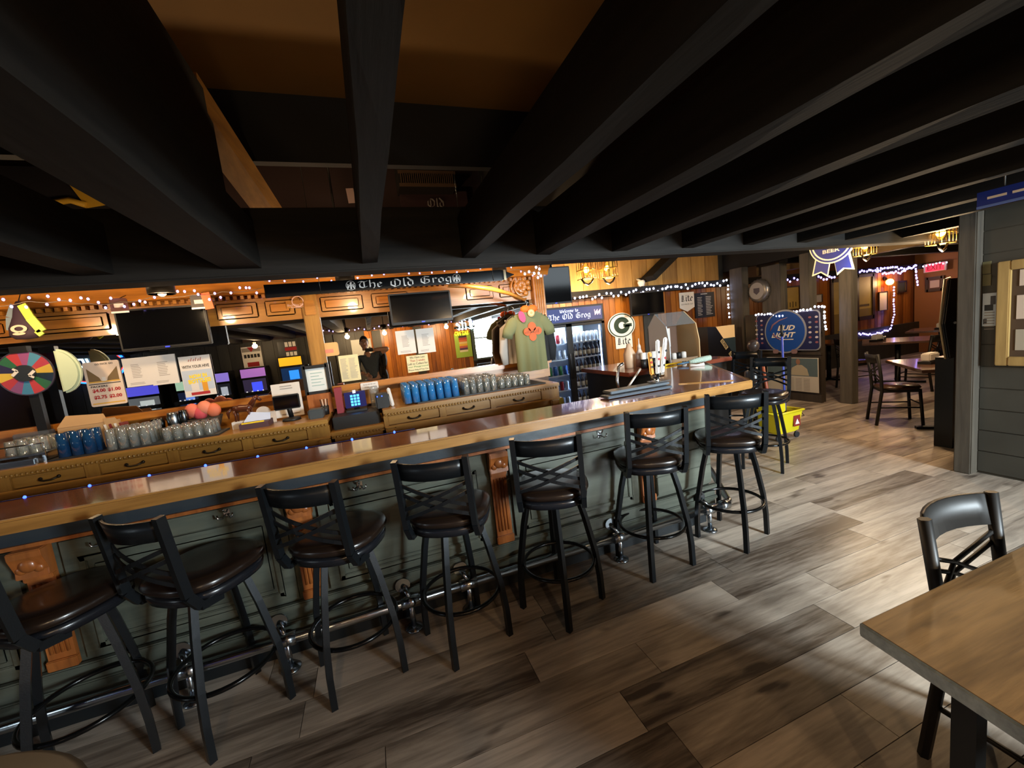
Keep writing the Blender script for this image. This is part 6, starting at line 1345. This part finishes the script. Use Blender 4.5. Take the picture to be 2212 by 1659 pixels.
lines_.build('block_marks', INK, t); panel('price_patch', p+Vector((0, .013, -ht*.3)), wd*.6, ht*.2, .001, INKR, 'y+', parent=t)
t, p, wd, ht = fsheet('tin_sign', 'black sign with white blocks and a red band above the orange game machine', 'sign', (598, 740), (640, 735), (604, 773), mat('sign_charcoal', '#3a3c3a', .4)); panel('red_band', p+Vector((wd*.15, .012, 0)), wd*.6, ht*.22, .002, INKR, 'y+', parent=t)
for k in range(3): panel('white_block', p+Vector((wd*.35-k*wd*.2, .012, ht*.3)), wd*.15, ht*.3, .002, GW, 'y+', parent=t); panel('white_block', p+Vector((wd*.35-k*wd*.2, .012, -ht*.33)), wd*.15, ht*.25, .002, GW, 'y+', parent=t)
t, p, wd, ht = fsheet('flag_poster', 'green poster with a striped centre beside the street window', 'poster', (980, 722), (1015, 718), (986, 774), GRNP)
for k, h in enumerate(('#3a2a34', '#a8403a', '#c8683a', '#d8b878', '#d8a83a', '#b85a48', '#5a3a58', '#d8cfa8')): panel('stripe', p+Vector((0, .012, ht*(.36-.085*k))), wd*.5, ht*.082, .002, mat('stripe'+h, h, .6), 'y+', parent=t)
c = refl(1002, 701)+Vector((0, .06, 0)); t = thing('neon_sign', 'white and yellow lettered light sign above the green poster', 'neon sign', tuple(c)); blackletter('Lite', c, .52, .32, NW, t, 'y+', depth=.03, nib=.075); words('SAT NO', c+Vector((-.12, 0, -.24)), .4, .12, mat('neon_yellow', '#ffe84a', .3, emit=3, emcol='#ffe020'), t, 'y+', depth=.03, bold=.03); MB().box((c.x-.3, YF, c.z-.1), (c.x+.3, YF+.07, c.z-.05)).build('transformer', BEZ, t)
t, p, wd, ht = fsheet('white_map', 'large pale sheet pinned to the pine wall behind the photographer', 'notice', (757, 735), (800, 731), (762, 775), mat('grey_sheet', '#a3a49c', .6))
for px in (735, 818, 907): p = refl(px, 760); MB().box((p.x-.11, YF, 0), (p.x+.11, YF+.06, 2.1)).build('wall_post', DGRN, label='dark post dividing the pine wall', cat='post', group='wall posts', kind='structure')
for x, y, a, lb in ((2.25, -2.0, -80, 'black chair by the street wall posts'), (3.0, -2.45, 10, 'black chair below the street window')): o = copy_tree(c0); o.location = (x, y, 0); o.rotation_euler = (0, 0, R(a)); o['label'] = lb
table('dark table under the street window', 2.75, -1.9, .7, 0)
# ================================================================== the photographer
def rp(px, py, d=-.36): return refl(px, py, d)
hd = rp(785, 733); hx = hd.x
body_pts = {'pelvis': ((hx+.10, -.40, .98), .15, .11), 'waist': ((hx+.09, -.40, 1.12), .14, .105), 'chest': ((hx+.06, -.40, 1.36), .165, .115), 'neckb': ((hx+.03, -.40, 1.52), .08, .07), 'neck': ((hx+.01, -.38, 1.60), .055, .055),
 'shl': ((hx-.14, -.40, 1.48), .065, .065), 'ell': ((hx-.22, -.34, 1.22), .048, .048), 'wrl': ((hx-.06, -.20, 1.12), .035, .035),
 'shr': ((hx+.21, -.40, 1.49), .065, .065), 'elr': ((hx+.46, -.30, 1.60), .05, .05), 'wrr': ((hx+.16, -.16, 1.60), .036, .036),
 'hpl': ((hx+.01, -.40, .92), .09, .09), 'knl': ((hx+.0, -.38, .50), .065, .07), 'anl': ((hx-.01, -.41, .09), .045, .045), 'tol': ((hx-.03, -.26, .04), .04, .035),
 'hpr': ((hx+.19, -.40, .92), .09, .09), 'knr': ((hx+.20, -.38, .50), .065, .07), 'anr': ((hx+.21, -.41, .09), .045, .045), 'tor': ((hx+.23, -.26, .04), .04, .035)}
edges = [('pelvis', 'waist'), ('waist', 'chest'), ('chest', 'neckb'), ('neckb', 'neck'), ('chest', 'shl'), ('shl', 'ell'), ('ell', 'wrl'), ('chest', 'shr'), ('shr', 'elr'), ('elr', 'wrr'), ('pelvis', 'hpl'), ('hpl', 'knl'), ('knl', 'anl'), ('anl', 'tol'), ('pelvis', 'hpr'), ('hpr', 'knr'), ('knr', 'anr'), ('anr', 'tor')]
def skinned(name, pts, edges, root, mt, parent, sub=2):
    ks = list(pts); off = origin(parent); me = bpy.data.meshes.new(name); me.from_pydata([tuple(Vector(pts[k][0])-off) for k in ks], [(ks.index(a), ks.index(b)) for a, b in edges], [])
    o = bpy.data.objects.new(name, me); COL.objects.link(o); o.parent = parent
    o.modifiers.new('skin', 'SKIN'); s = o.modifiers.new('sub', 'SUBSURF'); s.levels = s.render_levels = sub
    lay = me.skin_vertices[0].data if len(me.skin_vertices) else None
    if lay:
        for i, k in enumerate(ks): lay[i].radius = (pts[k][1], pts[k][2]); lay[i].use_root = (k == root)
    for m_ in (mt if isinstance(mt, list) else [mt]): me.materials.append(m_)
    return o
SKIN = mat('skin_tone', '#cf9f80', .5); SHIRT = mat('slate_shirt', '#4d5a64', .8); JEAN = mat('blue_jeans', '#2f3e58', .8); JKT = mat('brown_jacket', '#2e2721', .8); HAIR = mat('dark_hair', '#1d130d', .7)
pe = thing('person', 'person in slate shirt and jeans raising a phone, jacket over one arm', 'person', (hx+.1, -.4, 0))
up_ = ['pelvis', 'waist', 'chest', 'neckb', 'neck', 'shl', 'ell', 'wrl', 'shr', 'elr', 'wrr']
whole = skinned('body', body_pts, edges, 'pelvis', SKIN, pe)
def fat(k, f=1.12): p, a, b = body_pts[k]; return (p, a*f, b*f)
sh = {k: fat(k) for k in ('pelvis', 'waist', 'chest', 'neckb', 'shl', 'ell', 'shr')}; mid = (Vector(body_pts['ell'][0])*.3+Vector(body_pts['wrl'][0])*.7); sh['cuff'] = (tuple(mid), .045, .045); m2 = Vector(body_pts['shr'][0])*.45+Vector(body_pts['elr'][0])*.55; sh['slv'] = (tuple(m2), .066, .066)
skinned('shirt', sh, [('pelvis', 'waist'), ('waist', 'chest'), ('chest', 'neckb'), ('chest', 'shl'), ('shl', 'ell'), ('ell', 'cuff'), ('chest', 'shr'), ('shr', 'slv')], 'pelvis', SHIRT, pe)
jn = {k: fat(k, 1.12) for k in ('pelvis', 'hpl', 'knl', 'anl', 'hpr', 'knr', 'anr')}; skinned('jeans', jn, [('pelvis', 'hpl'), ('hpl', 'knl'), ('knl', 'anl'), ('pelvis', 'hpr'), ('hpr', 'knr'), ('knr', 'anr')], 'pelvis', JEAN, pe)
for s_, k in ((-1, 'l'), (1, 'r')):
    a, b = Vector(body_pts['an'+k][0]), Vector(body_pts['to'+k][0]); MB().tube([a+Vector((0, -.05, -.045)), a+Vector((0, .03, -.03)), b+Vector((0, .02, -.012)), b+Vector((0, .07, -.015))], [.045, .055, .045, .02], 10).build('shoe', BEZ, pe)
hc = Vector((hx, -.36, 1.76))
b = MB(); b.ball(hc, .115, 14, (.70, .84, 1.08)); b.tube([hc+Vector((0, -.01, -.05)), hc+Vector((0, .0, -.15))], [.05, .052], 12); b.tube([hc+Vector((0, .085, .02)), hc+Vector((0, .118, -.025)), hc+Vector((0, .09, -.035))], [.011, .017, .01], 8); b.ball(hc+Vector((0, .055, -.075)), .05, 8, (.9, .8, .75))
for s_ in (-1, 1): b.ball(hc+Vector((s_*.082, -.01, 0)), .028, 6, (.4, .7, 1.1))
b.build('head', SKIN, pe)
b = MB(); b.ball(hc+Vector((0, -.018, .03)), .122, 14, (.72, .82, .98)); b.build('hair', HAIR, pe)
hr_me = pe.children[-1].data
bm = bmesh.new(); bm.from_mesh(hr_me); o3 = hc-origin(pe)
bmesh.ops.delete(bm, geom=[v for v in bm.verts if (v.co.y-o3.y > .035 and v.co.z-o3.z < .055) or v.co.z-o3.z < -.045], context='VERTS'); bm.to_mesh(hr_me); bm.free()
for s_ in (-1, 1): MB().ball(hc+Vector((s_*.034, .086, .012)), .011, 6).build('eye', mat('eye_white', '#e8e4de', .3), pe); MB().ball(hc+Vector((s_*.034, .095, .012)), .006, 6).build('iris', INK, pe); MB().tube([hc+Vector((s_*.018, .094, .034)), hc+Vector((s_*.052, .082, .034))], .004, 5).build('eyebrow', HAIR, pe)
MB().tube([hc+Vector((-.026, .088, -.062)), hc+Vector((0, .098, -.06)), hc+Vector((.026, .088, -.062))], .006, 6).build('mouth', mat('lips', '#8d5248', .5), pe)
def hand(w, d, side, grip):
    """palm with four fingers and a thumb, curled round what it holds"""
    w, d, side, grip = Vector(w), Vector(d).normalized(), Vector(side).normalized(), Vector(grip).normalized()
    b = MB(); b.tube([w-d*.02, w+d*.03, w+d*.08], [.03, .038, .034], 10)
    for k, L in enumerate((.068, .078, .072, .055)):
        r_ = w+d*.085+side*(.027-.018*k); p1 = r_+d*L*.45+grip*.012; p2 = p1+d*L*.25+grip*.024; p3 = p2-d*L*.12+grip*.022; b.tube([r_, p1, p2, p3], [.010, .0095, .009, .007], 8)
    t0 = w+d*.035+side*.03; b.tube([t0, t0+side*.028+d*.03+grip*.01, t0+side*.022+d*.055+grip*.026], [.013, .011, .008], 8)
    return b
hand(body_pts['wrr'][0], (-.9, .35, .05), (0, 0, 1), (0, 1, 0)).build('hand', SKIN, pe); hand(body_pts['wrl'][0], (.7, .5, -.3), (0, .3, 1), (.2, .8, -.3)).build('hand', SKIN, pe)
MB().box((-.06, -.062, 1.575), (.09, -.052, 1.645)).build('phone', BEZ, label='black phone held up in front of the face', cat='phone', bevel=.004)
jk = MB(); e0, e1 = Vector(body_pts['shr'][0]), Vector(body_pts['elr'][0]); n = 14; vs = []
for j in range(9):
    for k in range(n+1):
        u = k/n; p = e0+(e1-e0)*(u*.75); vs.append((p.x-.04+.03*math.sin(j*.9+k), p.y-.03+.035*math.sin(k*1.6), p.z+.05-j*(.095-.02*abs(u-.4))))
fs = [(j*(n+1)+k, j*(n+1)+k+1, (j+1)*(n+1)+k+1, (j+1)*(n+1)+k) for j in range(8) for k in range(n)]
o = jk.add(vs, fs, True).build('draped_jacket', JKT, label='brown jacket draped over the raised arm', cat='jacket'); s = o.modifiers.new('solid', 'SOLIDIFY'); s.thickness = .05
